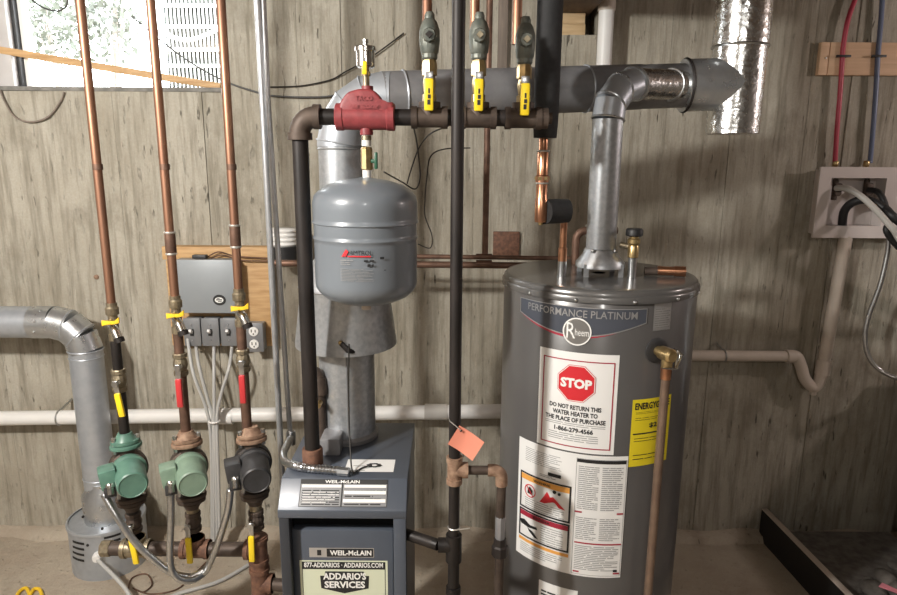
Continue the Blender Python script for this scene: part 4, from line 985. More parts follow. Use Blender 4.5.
# ================================================================ water heater
YH = 1.90
xh = at(598, 285, YH).x; rhh = 93.5*mpp(598, 285, YH)
ZHt = at(598, 272.5, YH).z
hw_ = thing('water_heater', 'tall grey gas water heater plastered with warning stickers', 'water heater', (xh, YH, 0))
zr = ZHt-.026
MB().lathe([(rhh*.97, .05), (rhh, .06), (rhh, zr), (rhh*.99, zr+.004)], (xh, YH, 0), 72).obj('jacket', M['heater_grey'], hw_)
for k in range(3):
    a = 2*PI*k/3+.5; MB().lathe([(.02, 0), (.02, .055)], (xh+rhh*.8*math.cos(a), YH+rhh*.8*math.sin(a), 0), 10).obj('foot', M['black_paint'], hw_)
MB().lathe([(rhh*1.0, -.008), (rhh*1.022, -.008), (rhh*1.022, .006), (rhh*1.012, .010), (rhh*1.004, .011), (rhh*1.0, .019), (rhh*.985, .024), (rhh*.95, .0255), (rhh*.9, .026), (.02, .026)], (xh, YH, zr), 72, False).obj('top_pan', M['heater_cap'], hw_, ang=50)
for a in (-52, -24, 6, 33, 58, 80):
    a = math.radians(a); MB().ball((xh+rhh*1.022*math.sin(a), YH-rhh*1.022*math.cos(a), zr-.002), .005, 8, 6).obj('screw', M['steel'], hw_)
hf = cylfn(xh, YH, rhh); hp = lambda u, v: oncyl(u, v, xh, YH, rhh)
def hrect(mb, u0, v0, u1, v1, off=0, n=6):
    """pixel box: left-top u0,v0 and right-bottom u1,v1"""
    a = hp(u0, v0); b = hp(u1, v1); mb.rect(hf, a[0], b[1], b[0], a[1], off, n); return mb
# band: PERFORMANCE PLATINUM
a = hp(521, 299); b = hp(647.5, 309); c_ = hp(646, 323)
sL, sR, zT = a[0], b[0], (a[1]+b[1])/2+.004; zBb = c_[1]
sm = hp(576, 330)[0]; zmid = hp(600, 331)[1]
def swoosh(x): 
    t = (x-sL)/(sR-sL); zl = hp(521, 311)[1]; return zl+(zBb-zl)*t-(.052)*math.sin(PI*min(1, t))*.75
n = 20; xs = [sL+(sR-sL)*i/n for i in range(n+1)]
bn = MB().add([hf(x, zT, 0) for x in xs]+[hf(x, swoosh(x), 0) for x in xs], [[i+n+1, i+n+2, i+1, i] for i in range(n)]).obj('banner', M['banner'], hw_)
e = MB(); wl = .0022
e.rect(hf, sL, zT-wl, sR, zT, .0006, n).rect(hf, sR-wl, zBb, sR, zT, .0006).rect(hf, sL, swoosh(sL), sL+wl, zT, .0006)
e.add([hf(x, swoosh(x)+wl, .0006) for x in xs]+[hf(x, swoosh(x)-.001, .0006) for x in xs], [[i+n+1, i+n+2, i+1, i] for i in range(n)])
a = hp(528.5, 314.5); b = hp(638, 308.5)
zt0 = zT-.008; zt1_ = zt0-.020
e.text('PERFORMANCE PLATINUM', hf, a[0], zt1_, b[0], zt0, .0008, .008).obj('banner_lettering', M['silver_print'], bn)
e = MB(); e.add([hf(x, swoosh(x)-.001, .0006) for x in xs[:n-3]]+[hf(x, swoosh(x)-.001-.006*math.sin(PI*min(1, i/(n-4))), .0006) for i, x in enumerate(xs[:n-3])], [[i+n-2-1+0, i+n-2, i+1, i] for i in range(n-4)])
e.obj('banner_stripe', M['ink_maroon'], bn)
bc = hp(577, 331.5); rb = 14.6*mpp(577, 331, YH-rhh)
MB().cpoly(hf, [(bc[0]+rb*math.cos(2*PI*k/32), bc[1]+rb*math.sin(2*PI*k/32)) for k in range(32)], .0016).obj('round_badge', M['badge'], hw_)
e = MB()
for k in range(32):
    a0, a1 = 2*PI*k/32, 2*PI*(k+1)/32
    e.add([hf(bc[0]+q*math.cos(w_), bc[1]+q*math.sin(w_), .0022) for q, w_ in ((rb*.9, a0), (rb, a0), (rb, a1), (rb*.9, a1))], [[0, 1, 2, 3]])
e.text('R', hf, bc[0]-rb*.72, bc[1]-rb*.5, bc[0]-rb*.1, bc[1]+rb*.62, .0022, .0).text('heem', hf, bc[0]-rb*.12, bc[1]-rb*.28, bc[0]+rb*.82, bc[1]+rb*.22, .0022, .0)
e.obj('badge_lettering', M['ink_white'], hw_)
# small grey sticker at right
q = MB(); hrect(q, 654.5, 304, 669.5, 329); st_ = q.obj('small_sticker', M['silver_print'], hw_)
a = hp(654.5, 304); b = hp(669.5, 329); e = MB().lines(hf, a[0]+.004, b[1]+.005, b[0]-.004, a[1]-.012, 9, .0006, .5, seed=3).obj('sticker_print', M['ink_grey'], st_)
# STOP sticker
a = hp(540.5, 346.5); b = hp(621, 355); c_ = hp(613, 455)
sL, sR = a[0], (b[0]+hp(612.5, 450)[0])/2; zT = (a[1]+b[1])/2; zB_ = c_[1]
sk = MB().rect(hf, sL, zB_, sR, zT, 0, 8).obj('stop_sticker', M['paper'], hw_)
w_ = sR-sL; h_ = zT-zB_
S = lambda x, y: (sL+w_*x, zT-h_*y)                   # fractions from the top left
e = MB(); x0, y1 = S(.06, .075); x1, y0 = S(.955, .955); e.edge(hf, x0, y0, x1, y1, .0032, .0006, 8).obj('sticker_border', M['ink_maroon'], sk)
cx_, cy_ = S(.5, .305); ro = w_*.255
oc = lambda r, o: [(cx_+r*math.cos(PI/8+PI/4*k), cy_+r*math.sin(PI/8+PI/4*k)) for k in range(8)]
MB().cpoly(hf, oc(ro, 0), .0012).obj('stop_sign', M['ink_red'], sk)
e = MB()
for r0, r1 in ((ro*.93, ro*.97),):
    A, B = oc(r0, 0), oc(r1, 0)
    for k in range(8): e.add([hf(*p, .0020) for p in (A[k], B[k], B[(k+1) % 8], A[(k+1) % 8])], [[0, 1, 2, 3]])
e.text('STOP', hf, cx_-ro*.76, cy_-ro*.24, cx_+ro*.76, cy_+ro*.26, .0024, .05).obj('stop_lettering', M['ink_white'], sk)
e = MB()
for tx, xa, xb, ya, yb_ in (('DO NOT RETURN THIS', .17, .82, .525, .572), ('WATER HEATER TO', .215, .78, .588, .636), ('THE PLACE OF PURCHASE', .12, .88, .652, .700), ('1-866-279-4566', .245, .735, .755, .805)):
    x0, y1 = S(xa, ya); x1, y0 = S(xb, yb_); e.text(tx, hf, x0, y0, x1, y1, .0006, .035)
e.obj('sticker_lettering', M['ink'], sk)
e = MB()
for xa, xb, ya, yb_, n_ in ((.12, .88, .708, .745, 2), (.17, .80, .815, .90, 4)):
    x0, y1 = S(xa, ya); x1, y0 = S(xb, yb_); e.lines(hf, x0, y0, x1, y1, n_, .0006, .35, 3, seed=8)
e.obj('sticker_print', M['ink_grey'], sk)
# yellow energy guide
a = hp(632, 400); b = hp(672, 393.5); c_ = hp(629, 467)
sL, sR = (a[0]+hp(629, 466)[0])/2, (b[0]+hp(665, 460)[0])/2; zT = a[1]; zB_ = c_[1]
yk_ = MB().rect(hf, sL, zB_, sR, zT, 0, 8).obj('energy_sticker', M['yellow_paper'], hw_)
w_ = sR-sL; h_ = zT-zB_
e = MB(); x0, y1 = S(.06, .05); x1, y0 = S(.95, .15); e.text('ENERGYGUIDE', hf, x0, y0, x1, y1, .0006, .03)
e.obj('sticker_lettering', M['ink'], yk_); e = MB()
x0, y1 = S(.42, .36); x1, y0 = S(.62, .44); e.text('$2', hf, x0, y0, x1, y1, .0006, .03)
e.obj('sticker_lettering', M['ink'], yk_); e = MB()
x0, y1 = S(.05, .5); x1, y0 = S(.9, .52); e.rect(hf, x0, y0, x1, y1, .0006, 4)
for ya, yb_ in ((.18, .22), (.26, .32), (.56, .64), (.80, .92)):
    x0, y1 = S(.08, ya); x1, y0 = S(.92, yb_); e.lines(hf, x0, y0, x1, y1, 2, .0006, .18, 2, seed=int(ya*99))
e.obj('sticker_print', M['ink'], yk_)
# big white warning sticker
a = hp(520.5, 438.5); b = hp(628, 456); c_ = hp(620, 577)
sL = (a[0]+hp(516, 552)[0])/2; sR = (b[0]+c_[0])/2; zT = (a[1]+b[1])/2+.004; zB_ = c_[1]
wk = MB().rect(hf, sL, zB_, sR, zT, .0012, 10).obj('warning_sticker', M['paper'], hw_)
w_ = sR-sL; h_ = zT-zB_
def SR(mb, xa, ya, xb, yb_, off=.002, n=5): x0, y1 = S(xa, ya); x1, y0 = S(xb, yb_); return mb.rect(hf, x0, y0, x1, y1, off, n)
def SE(mb, xa, ya, xb, yb_, w2, off=.002, n=5): x0, y1 = S(xa, ya); x1, y0 = S(xb, yb_); return mb.edge(hf, x0, y0, x1, y1, w2, off, n)
def SLn(mb, xa, ya, xb, yb_, rows, fill=.4, seed=1): x0, y1 = S(xa, ya); x1, y0 = S(xb, yb_); return mb.lines(hf, x0, y0, x1, y1, rows, .002, fill, 3, seed=seed)
def STx(mb, t, xa, ya, xb, yb_, off=.0026, bold=.03): x0, y1 = S(xa, ya); x1, y0 = S(xb, yb_); return mb.text(t, hf, x0, y0, x1, y1, off, bold)
e = MB(); SE(e, .035, .27, .545, .575, .0052); SE(e, .035, .585, .545, .825, .0052); SR(e, .58, .035, .985, .062); 
STx(e, 'WARNING', .19, .298, .36, .318, .0032); SR(e, .33, .198, .45, .226)
x0, y0 = S(.40, .345)
e.poly(hf, [(x0+.006*math.cos(k), y0+.006*math.sin(k)) for k in range(6)], .0036).poly(hf, [(x0+.014+.005*math.cos(k), y0-.003+.005*math.sin(k)) for k in range(6)], .0036)
x0, y0 = S(.155, .405); e.poly(hf, [(x0-.008, y0-.010), (x0+.008, y0-.012), (x0+.010, y0+.002), (x0, y0+.012), (x0-.007, y0+.004)], .0036)
e.poly(hf, [S(.05, .685), S(.10, .672), (S(.17, .70)), (S(.24, .695)), S(.25, .715), S(.15, .728), S(.06, .718)], .0026).poly(hf, [S(.14, .73), S(.20, .745), S(.26, .79), S(.22, .79), S(.16, .755)], .0026)
SR(e, .93, .93, .965, .95); STx(e, 'DANGER', .2, .612, .37, .63, .0032)
e.obj('sticker_pictogram', M['ink'], wk)
for bb in ((.05, .285, .53, .33), (.04, .835, .545, .862)): SR(MB(), *bb, .0026).obj('sticker_band', M['ink_orange'], wk)
for bb in ((.05, .60, .53, .642), (.58, .455, .64, .468), (.93, .455, .985, .468), (.59, .71, .985, .722), (.59, .955, .64, .968), (.93, .955, .985, .968)): SR(MB(), *bb, .0026).obj('sticker_band', M['ink_maroon'], wk)
e = MB(); x0, y0 = S(.155, .41); r0 = .020
for k in range(24):
    a0, a1 = 2*PI*k/24, 2*PI*(k+1)/24
    e.add([hf(x0+q*math.cos(w2), y0+q*math.sin(w2), .0028) for q, w2 in ((r0*.85, a0), (r0, a0), (r0, a1), (r0*.85, a1))], [[0, 1, 2, 3]])
e.poly(hf, [(x0-.014, y0+.013), (x0-.012, y0+.015), (x0+.014, y0-.013), (x0+.012, y0-.015)], .0040)
e.poly(hf, [S(.26, .465), S(.30, .41), S(.33, .36), S(.36, .40), S(.39, .39), S(.43, .42), S(.50, .475)], .0028).obj('sticker_pictogram', M['ink_red'], wk)
e = MB(); SLn(e, .09, .05, .45, .17, 8, .3, 2); SLn(e, .10, .47, .49, .56, 5, .3, 3); SLn(e, .28, .655, .49, .81, 8, .3, 4); SLn(e, .06, .875, .49, .96, 5, .35, 5); SLn(e, .25, .225, .42, .25, 2, .5, 9)
SE(e, .575, .03, .99, .985, .0012)
for ya, yb_, rw in ((.085, .44, 22), (.50, .69, 12)):
    SLn(e, .595, ya, .765, yb_, rw, .42, int(ya*50)); SLn(e, .79, ya, .965, yb_, rw, .42, int(ya*70))
SLn(e, .595, .735, .965, .945, 14, .42, 21)
e.obj('sticker_print', M['ink_grey'], wk)
# sticker at the bottom
a = hp(539, 583); b = hp(578, 587); zB_ = a[1]-.09
q = MB().rect(hf, a[0], zB_, b[0], (a[1]+b[1])/2, 0, 5).obj('lower_sticker', M['paper'], hw_)
MB().lines(hf, a[0]+.008, zB_, b[0]-.008, a[1]-.012, 7, .0006, .5, 2, seed=5).obj('sticker_print', M['ink'], q)
# thin cable crossing behind the sticker
# ---------------------------------------------------------------- draft hood on the heater
YVh = 1.87; xv2 = at(600, 262, YVh).x
rv2 = 15.0*mpp(604, 180, YVh)
hz = lambda v: at(600, v, YVh).z
vf = thing('heater_vent', 'galvanised vent pipe with elbow rising from the water heater', 'vent pipe', (xv2, YVh, ZHt))
zh_ = hz(262)
MB().lathe([(rv2*1.02, hz(248)), (rv2*1.12, hz(250)), (rv2*1.16, hz(253)), (rv2*1.65, zh_), (rv2*1.68, zh_-.012), (rv2*1.62, zh_-.012), (rv2*1.1, hz(254))], (xv2, YVh, 0), 36, False).obj('draft_hood', M['galv_spangle'], vf)
for k in range(4):
    a = PI/4+PI/2*k; p = Vector((xv2+rv2*1.64*math.cos(a), YVh+rv2*1.64*math.sin(a), 0))
    MB().box((p.x-.007, p.y-.0015, ZHt), (p.x+.007, p.y+.0015, zh_)).obj('leg', M['galv_spangle'], vf)
for s in (-1, 1): MB().ball((xv2+s*rv2*.75, YVh-rv2*1.0, hz(249)), .006, 8, 6).obj('screw', M['steel'], vf)
zel = hz(119); 
pt = [Vector((xv2, YVh, zel)), Vector((xv2+.006, YVh+.006, zel+.042)), Vector((xv2+.036, YVh+.03, zel+.082)), Vector((xv2+.085, YVh+.065, zel+.102)), Vector((xv2+.135, YVh+.105, zel+.105))]
MB().tube([(xv2, YVh, hz(251)), (xv2, YVh, zel)], rv2, 32).obj('pipe', M['galv_spangle'], vf)
for k in range(3):
    d = (pt[k+1]-pt[k]).normalized()*.008
    MB().tube([pt[k]-d*(k > 0), pt[k+1]+d], rv2*1.05, 32).obj('elbow_gore', M['galv'], vf, ang=30)
    MB().ring(pt[k], (pt[k+1]-pt[k]), rv2*1.06, .003, 28, 6).obj('crimp_bead', M['galv_bright'], vf)
MB().ring(pt[3], (pt[3]-pt[2]), rv2*1.1, .005, 28, 6).obj('rim', M['galv_bright'], vf)
PJ = PE.lerp(PC, .26)
MB().tube([pt[3], PJ+Vector((.03, -.03, 0)), PJ+Vector((.14, .0, -.004))], [rv2*1.0, rv2*1.04, rv2*.95], 32).obj('wye_branch', M['foil'], vf)
MB().ring(pt[3].lerp(PJ+Vector((.03, -.03, 0)), .8), PJ-pt[3], rv2*1.07, .004, 28, 6).obj('crimp_bead', M['steel'], vf)
# ---------------------------------------------------------------- water connections
YI = 1.83; ze = at(562, 211, 1.83).z
xi = at(562, 268, YI).x
zi = lambda v: at(562, v, YI).z
ci = thing('cold_inlet', 'copper and black foam inlet dropping into the water heater', 'pipe', (xi, YI, ZHt))
MB().lathe([(.013, ZHt-.002), (.013, zi(261))], (xi, YI, 0), 14).obj('nipple', M['steel'], ci)
MB().lathe([(.0125, zi(262)), (.0125, zi(248)), (.010, zi(247)), (.010, ze-.005)], (xi, YI, 0), 14).obj('copper_drop', M['copper_bright'], ci)
ze = zi(211); xl = at(541, 211, YI-.03).x
MB().tube([(xi+.014, YI+.004, ze), (xi+.009, YI+.003, ze), (xi-.03, YI-.012, ze), (xl+.010, YI-.03, ze)], [.024, .033, .034, .034], 22).obj('foam_elbow', M['foam'], ci)
zz2 = lambda v: at(541, v, YI-.03).z
MB().lathe([(.016, zz2(222)), (.0175, zz2(219)), (.0175, zz2(200)), (.0155, zz2(198)), (.0155, zz2(183)), (.0185, zz2(182)), (.0185, zz2(176)), (.0155, zz2(175)), (.0155, zz2(153)), (.012, zz2(151)), (.012, zz2(132))], (xl, YI-.03, 0), 18).obj('copper_fitting', M['copper_bright'], ci)
for v in (151, 183): MB().ring((xl, YI-.03, zz2(v)), Z, .0155, .003, 18, 6).obj('solder_ring', M['solder'], ci)
MB().lathe([(.021, zz2(180)), (.021, zz2(176.5))], (xl, YI-.03, 0), 6).obj('union_nut', M['brass'], ci)
MB().lathe([(.005, zz2(225)), (.008, zz2(222))], (xl, YI-.03, 0), 8).obj('drain_tip', M['brass'], ci)
xf = at(547.5, 70, YI-.03).x; rf = 12.8*mpp(547, 70, YI-.03)
o = MB().tube([(xf, YI-.03, at(547, 138, YI-.03).z), (xf, YI-.03, at(547, 120, YI-.03).z), (xf+.002, YI-.03, 2.6)], [rf*.92, rf, rf], 24).obj('foam_insulated_pipe', M['foam']); tagtop(o, 'thick black foam-insulated pipe coming down from the ceiling', 'pipe')
xo = at(632.5, 262, 1.83).x; zo = lambda v: at(632, v, 1.83).z
vo = thing('vacuum_valve', 'brass valve with round black knob on the heater top', 'valve', (xo, 1.83, ZHt))
MB().lathe([(.0125, ZHt-.002), (.0125, zo(258)), (.015, zo(257)), (.015, zo(254)), (.011, zo(253))], (xo, 1.83, 0), 14).obj('nipple', M['steel'], vo)
MB().lathe([(.012, zo(258)), (.0155, zo(257)), (.0155, zo(247)), (.013, zo(245)), (.018, zo(243)), (.018, zo(239)), (.013, zo(238)), (.013, zo(235))], (xo, 1.83, 0), 14).obj('body', M['brass'], vo)
MB().lathe([(.021, zo(236)), (.024, zo(235)), (.024, zo(230)), (.021, zo(228.5))], (xo, 1.83, 0), 18).obj('knob', M['black_plastic'], vo)
MB().tube([(xo, 1.845, zo(248)), (xo-.03, 1.86, zo(246))], .009, 10).obj('side_port', M['brass_dull'], vo)
# copper bits lying on the top and pipe clamp behind the vent
p0 = atz(657, 276, ZHt)
o = thing('pipe_offcut', 'short copper offcut with pink end on the heater top', 'pipe fitting', p0)
MB().tube([p0+Vector((0, 0, .016)), p0+Vector((.05, -.01, .016))], .013, 14).tube([p0+Vector((.044, -.009, .016)), p0+Vector((.075, -.015, .016))], .015, 14).obj('tube', M['copper_bright'], o)
MB().tube([p0+Vector((-.035, .005, .013)), p0+Vector((.0, 0, .014))], .012, 12).obj('plug', M['iron_brown'], o)
p0 = at(576, 240, 2.05)
o = thing('copper_return', 'short copper pipe with clamp standing behind the heater vent', 'pipe', (p0.x, 2.05, ZHt))
MB().tube([(p0.x, 2.05, ZHt), (p0.x, 2.05, at(576, 240, 2.05).z)]+arc((p0.x+.03, 2.05, at(576, 240, 2.05).z), -X, Z, .03, 6)+[(p0.x+.13, 2.06, at(576, 240, 2.05).z+.03)], .0125, 12).obj('pipe', M['copper_dull'], o)
MB().ring((p0.x+.035, 2.05, at(576, 240, 2.05).z+.03), X, .016, .006, 16, 6).obj('clamp', M['steel'], o)
# ---------------------------------------------------------------- T&P valve and discharge pipe
s_, z_ = hp(656, 350)
nrm = Vector((math.sin(s_/rhh), -math.cos(s_/rhh), 0)); pb = Vector((xh, YH, z_))+nrm*rhh
tv = thing('relief_valve', 'brass temperature relief valve with brown discharge pipe on the heater side', 'valve', (pb.x, pb.y, z_))
MB().lathe([(.034, .0005), (.034, .003), (.028, .006), (.016, .007)], frame(pb, nrm), 28).obj('escutcheon', M['black_paint'], tv)
pv_ = pb+nrm*.045
MB().lathe([(.013, 0), (.013, .02), (.018, .022), (.019, .035), (.019, .06), (.014, .066)], frame(pb, nrm), 14).obj('body', M['brass'], tv)
MB().tube([pv_, pv_-Z*.035], [.015, .014], 14).ball(pv_, .019).obj('outlet', M['brass'], tv)
MB().box((.006, -.012, -.035), (.016, .012, .016), .002, frame(pv_+X*.012, Z, X)).tube([pv_+Vector((.02, -.012, .012)), pv_+Vector((.033, -.014, .004)), pv_+Vector((.02, -.018, -.032)), pv_+Vector((-.016, -.018, -.03))], .003, 8).obj('test_lever', M['chrome'], tv)
MB().lathe([(.0135, -.03), (.0145, 0)], pv_-Z*.035, 14).obj('adapter', M['copper_bright'], tv)
MB().tube([pv_-Z*.06, Vector((pv_.x-.002, pv_.y, .12))], .0115, 16).obj('discharge_pipe', M['pipe_tan'], tv)
# ================================================================ laundry outlet box and drain (right wall)
YL = YW-.075
a = at(814, 238, YL); b = at(920, 167, YL)
xa, xb = at(820, 167, YL).x, at(925, 167, YL).x; za, zb = at(850, 238, YL).z, at(850, 167, YL).z
xa = (at(820, 167, YL).x+at(813.5, 238, YL).x)/2
lb = thing('laundry_box', 'white plastic washer outlet box holding the hose valves', 'outlet box', ((xa+xb)/2, YL, za))
ix0, ix1 = at(829, 200, YL).x, at(884, 200, YL).x; iz0, iz1 = at(850, 226, YL).z, at(850, 178, YL).z
fr = MB().box((xa, YL, za), (ix0, YL+.012, zb)).box((ix1, YL, za), (xb, YL+.012, zb)).box((ix0, YL, iz1), (ix1, YL+.012, zb)).box((ix0, YL, za), (ix1, YL+.012, iz0))
fr.obj('face_frame', M['box_white'], lb)
MB().box((xa+.02, YL+.012, za+.012), (ix0-.001, YW-.001, zb-.012)).box((ix1+.001, YL+.012, za+.012), (xb-.02, YW-.001, zb-.012)).box((ix0, YL+.012, iz1+.001), (ix1, YW-.001, zb-.012)).box((ix0, YL+.012, za+.012), (ix1, YW-.001, iz0-.001)).obj('shell', M['box_white'], lb)
MB().box((ix0, YW-.008, iz0), (ix1, YW-.001, iz1)).obj('back_plate', M['box_white'], lb)
for u, l, mt in ((835, 'hot', 'pex_red'), (866, 'cold', 'pex_blue')):
    c = at(u, 188, YL+.045)
    vb = MB().lathe([(.011, -.05), (.011, .03), (.008, .04)], c, 12).lathe([(.013, 0), (.013, .03)], frame(c-Z*.02, -Yv), 12).box((c.x-.014, c.y-.03, c.z-.02), (c.x+.014, c.y-.012, c.z+.02), .004).obj('hose_valve', M['iron_brown'], lb)
    t_ = at(u, 163, YL+.04); MB().lathe([(.009, 0), (.012, .004), (.012, .022), (.009, .026)], (at(u, 167, YL+.045).x, YL+.045, zb), 12).obj('pex_nipple', M['brass'], lb)
# red & blue tubing
yx = YL+.045
pr_ = [at(835, 163, yx), at(837, 130, yx), at(840, 95, yx), at(842, 65, yx), at(843.5, 45, yx), at(848, 20, yx), at(855, 0, yx), at(862, -18, yx)]
pr_.append(Vector((at(868, -40, yx).x, yx, 2.61)))
o = MB().tube(smooth(pr_), .0095, 14).obj('red_water_tube', M['pex_red']); tagtop(o, 'red plastic water tube dropping into the outlet box', 'tube')
pb_ = [at(870, 163, yx), at(873, 130, yx), at(876, 90, yx), at(878, 55, yx), at(881, 20, yx), at(883, -15, yx)]
pb_.append(Vector((at(885, -60, yx).x, yx, 2.61)))
o = MB().tube(smooth(pb_), .0095, 14).obj('blue_water_tube', M['pex_blue']); tagtop(o, 'blue plastic water tube dropping into the outlet box', 'tube')
a = at(818, 75, YW-.022); b = at(960, 43, YW-.022)
wb = thing('tube_batten', 'pale pine batten on the wall behind red and blue tubes', 'batten', (a.x, YW-.02, a.z))
xm1 = at(829, 60, YW-.022).x
MB().box((a.x, YW-.022, a.z), (xm1-.003, YW+.003, b.z), .001).obj('piece', M['pine_strip'], wb)
MB().box((xm1+.001, YW-.022, a.z), (b.x, YW+.003, b.z), .001).obj('piece', M['pine_strip'], wb)
MB().ball(at(826, 58, YW-.023), .004, 8, 6).obj('screw', M['solder'], wb)
for u in (843, 878.5):
    c = at(u, 56, yx-.008); MB().box((c.x-.028, c.y-.006, c.z-.005), (c.x+.03, c.y-.002, c.z+.004), .001).box((c.x-.02, c.y-.003, c.z-.004), (c.x-.016, YW-.015, c.z+.004)).box((c.x+.016, c.y-.003, c.z-.004), (c.x+.02, YW-.015, c.z+.004)).obj('tube_clip', M['black_plastic'], wb)
# hoses
XWM = at(899, 520, 2.66).x
def hose(pp, r, mt, name, label, end=()):
    o = MB().tube(smooth([at(*p) for p in pp]+[Vector(e) for e in end], 8), r, 12).obj(name, M[mt]); return tagtop(o, label, 'hose')
hose([(836, 188, YL+.01), (848, 189, YL-.04), (862, 197, YL-.08), (878, 212, YL-.14), (893, 229, YL-.20), (915, 252, YL-.28)], .0125, 'pvc_grey', 'washer_hose', 'grey washer hose leaving the left valve diagonally', ((XWM+.22, 2.60, 1.22), (XWM+.30, 2.70, 1.02), (XWM+.32, 2.72, .80), (XWM+.30, 2.665, .70)))
hose([(868, 190, YL+.01), (878, 192, YL-.03), (884, 202, YL-.06), (889, 222, YL-.10), (892, 240, YL-.12)], .0125, 'rubber', 'washer_hose', 'black washer hose curving from the right valve', ((XWM+.10, 2.66, 1.15), (XWM+.18, 2.71, .9), (XWM+.18, 2.665, .70)))
hose([(842, 228, YL+.035), (844, 212, YL+.02), (852, 203, YL-.01), (866, 200, YL-.05), (884, 208, YL-.10), (905, 226, YL-.16)], .017, 'rubber', 'drain_hose', 'black drain hose looping out of the box standpipe', ((XWM+.28, 2.64, 1.20), (XWM+.42, 2.71, .95), (XWM+.44, 2.71, .70), (XWM+.42, 2.67, .62)))
wv = hose([(889, 236, YL-.08), (887, 255, YL-.08), (880, 285, YL-.08), (869, 315, YL-.07), (865, 335, YL-.07), (868, 355, YL-.08), (880, 370, YL-.1), (905, 378, YL-.14)], .0095, 'steel', 'braided_hose', 'braided steel hose hanging in a loop below the outlet box', ((XWM+.10, 2.70, .90), (XWM+.12, 2.67, .78)))
# PVC standpipe, trap and arm
yt = YW-.05
rp_ = .026
c0 = at(844, 236, yt); c1 = at(820, 378, yt)
tr = thing('pvc_trap', 'cream plastic standpipe with trap and horizontal drain arm', 'drain pipe', (c1.x, yt, at(812, 390, yt).z))
c1.x = at(823, 365, yt).x; c0.x = at(845.5, 240, yt).x
MB().tube([(c0.x, yt, c0.z), (c1.x, yt, at(823, 372, yt).z)], rp_, 20).obj('standpipe', M['pvc_cream'], tr)
MB().tube([(c1.x+.001, yt, at(823, 374, yt).z), (c1.x+.004, yt, at(823, 360, yt).z)], rp_*1.2, 20).obj('collar', M['pvc_cream'], tr)
zarm = at(750, 356, yt).z
xk = at(806, 365, yt).x
u_ = smooth([(c1.x, yt, at(820, 372, yt).z), Vector((c1.x-.012, yt, at(820, 384, yt).z)), at(813, 387, yt), at(805, 379, yt), at(801, 366, yt), Vector((at(796, 358, yt).x, yt, zarm)), Vector((at(788, 356, yt).x, yt, zarm))], 6)
MB().tube(u_, rp_*.95, 20).obj('trap_bend', M['pvc_cream'], tr)
MB().lathe([(.013, -.018), (.016, -.012), (.016, 0)], at(813, 391, yt), 8).obj('clean_out_plug', M['pvc_cream'], tr)
xe2 = at(640, 356, yt).x
MB().tube([(xe2, yt, zarm), (at(790, 356, yt).x, yt, zarm)], rp_*.93, 20).obj('drain_arm', M['pvc_cream'], tr)
MB().tube([(at(786, 356, yt).x, yt, zarm), (at(794, 356, yt).x, yt, zarm)], rp_*1.12, 20).obj('collar', M['pvc_cream'], tr)
xq = at(724, 356, yt).x
MB().ring((xq, yt, zarm), X, rp_*.97, .004, 20, 6).tube([(xq-.01, yt, zarm+.03), (xq-.02, YW-.006, zarm+.045)], .005, 8).obj('pipe_strap', M['steel'], tr)
# ================================================================ low tray wall and rubble at lower right
zt_ = .2
pa_ = at(770, 514, YW-.06); zt_ = pa_.z
pn = atz(851, 596, zt_)
xtr = (pa_.x+pn.x)/2
tb = thing('sump_surround', 'low black board with pale top edge standing out from the wall', 'board', (xtr, 2.3, 0))
dirv = (pn-pa_); dirv.z = 0; Lb = dirv.length+.7; dirv.normalize()
Mb = Matrix((Vector((-dirv.y, dirv.x, 0)), dirv, Z)).transposed().to_4x4(); Mb.translation = Vector((pa_.x, pa_.y, 0))
Mb = frame((pa_.x, pa_.y, 0), Z, dirv)
MB().box((-.05, -.012, 0), (Lb, .012, zt_-.006), 0, Mb).obj('panel', M['black_plastic'], tb)
MB().box((-.05, -.013, zt_-.006), (Lb, .014, zt_), .002, Mb).obj('top_edge', M['board_edge'], tb)
rg = random.Random(12)
x0 = xtr+.06
k = 0
spots = [(872, 588, .05, 'large grey rubble stone nearest the low black board'), (886, 580, .055, 'largest grey rubble stone, lying under the pink scrap'), (897, 590, .05, 'large grey rubble stone cut by the right edge of the view'), (882, 572, .022, 'small grey rubble stone just behind the largest stone'), (868, 580, .02, 'small grey rubble stone behind the stone nearest the board'), (895, 566, .03, 'grey rubble stone at the rear of the heap by the washing machine'), (860, 590, .018, 'smallest grey pebble right beside the low black board')]
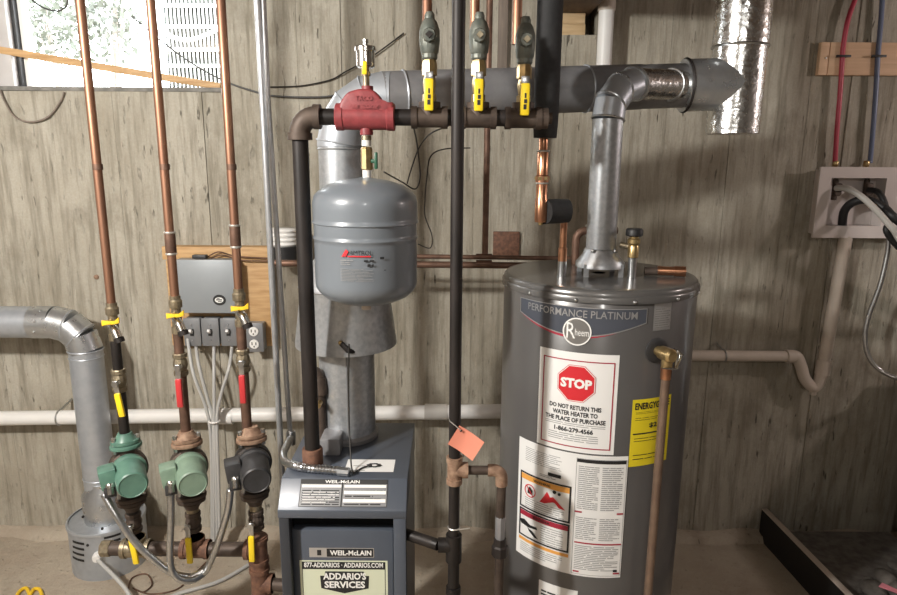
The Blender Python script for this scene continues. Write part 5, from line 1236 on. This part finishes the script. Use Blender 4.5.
slab = MB().box((max(pa_.x, pn.x)+.02, 1.6, 0), (at(899, 520, 2.66).x-.01, YW-.1, .09)).obj('gravel_bed', M['stone']); tagtop(slab, 'dark gravel bed behind the low black board', 'gravel')
for u, v, s, lb_ in spots:
    p = atz(u, v, .09+s*.45); bm2 = bmesh.new(); bmesh.ops.create_icosphere(bm2, subdivisions=2, radius=1)
    sx, sy, sz = s*rg.uniform(.8, 1.2), s*rg.uniform(.7, 1.1), s*rg.uniform(.45, .65)
    for q in bm2.verts:
        f_ = 1+rg.uniform(-.10, .10); q.co = Vector((q.co.x*sx*f_, q.co.y*sy*f_, q.co.z*sz*f_))
    o = MB().bm(bm2, Matrix.Translation(p)).obj('rubble_stone', M['stone'])
    tagtop(o, lb_, 'stone', 'rubble stones by the low board')
p = atz(884, 586, .17)
o = MB().add([p+Vector(v) for v in ((-.02, 0, .0), (0, .012, .006), (.045, -.03, .0), (.03, -.036, -.003), (-.02, 0, -.004), (0, .012, .002), (.045, -.03, -.004), (.03, -.036, -.007))], [[0, 1, 2, 3], [7, 6, 5, 4], [0, 4, 5, 1], [1, 5, 6, 2], [2, 6, 7, 3], [3, 7, 4, 0]]).obj('plastic_scrap', M['pink']); tagtop(o, 'pink plastic scrap lying on the rubble', 'scrap')
# washing machine just at the right edge
xwm = at(899, 520, 2.66).x
wm = thing('washing_machine', 'dark washing machine at the right edge of view', 'washing machine', (xwm+.3, 2.35, 0))
MB().box((xwm, 2.02, .02), (xwm+.62, 2.66, .92), .012).obj('cabinet', M['washer_dark'], wm)
MB().box((xwm+.0, 2.015, .92), (xwm+.62, 2.665, .95), .008).obj('top_panel', M['washer_dark'], wm)
MB().lathe([(.17, 0), (.17, .02), (.15, .03), (.12, .02)], frame((xwm+.31, 2.02, .55), -Yv), 32).obj('door', M['steel'], wm)
for sx in (.06, .56):
    for sy in (2.08, 2.6): MB().lathe([(.02, 0), (.02, .021)], (xwm+sx, sy, 0), 10).obj('foot', M['rubber'], wm)
for o in list(SC.objects):
    if '_o' in o: del o['_o']
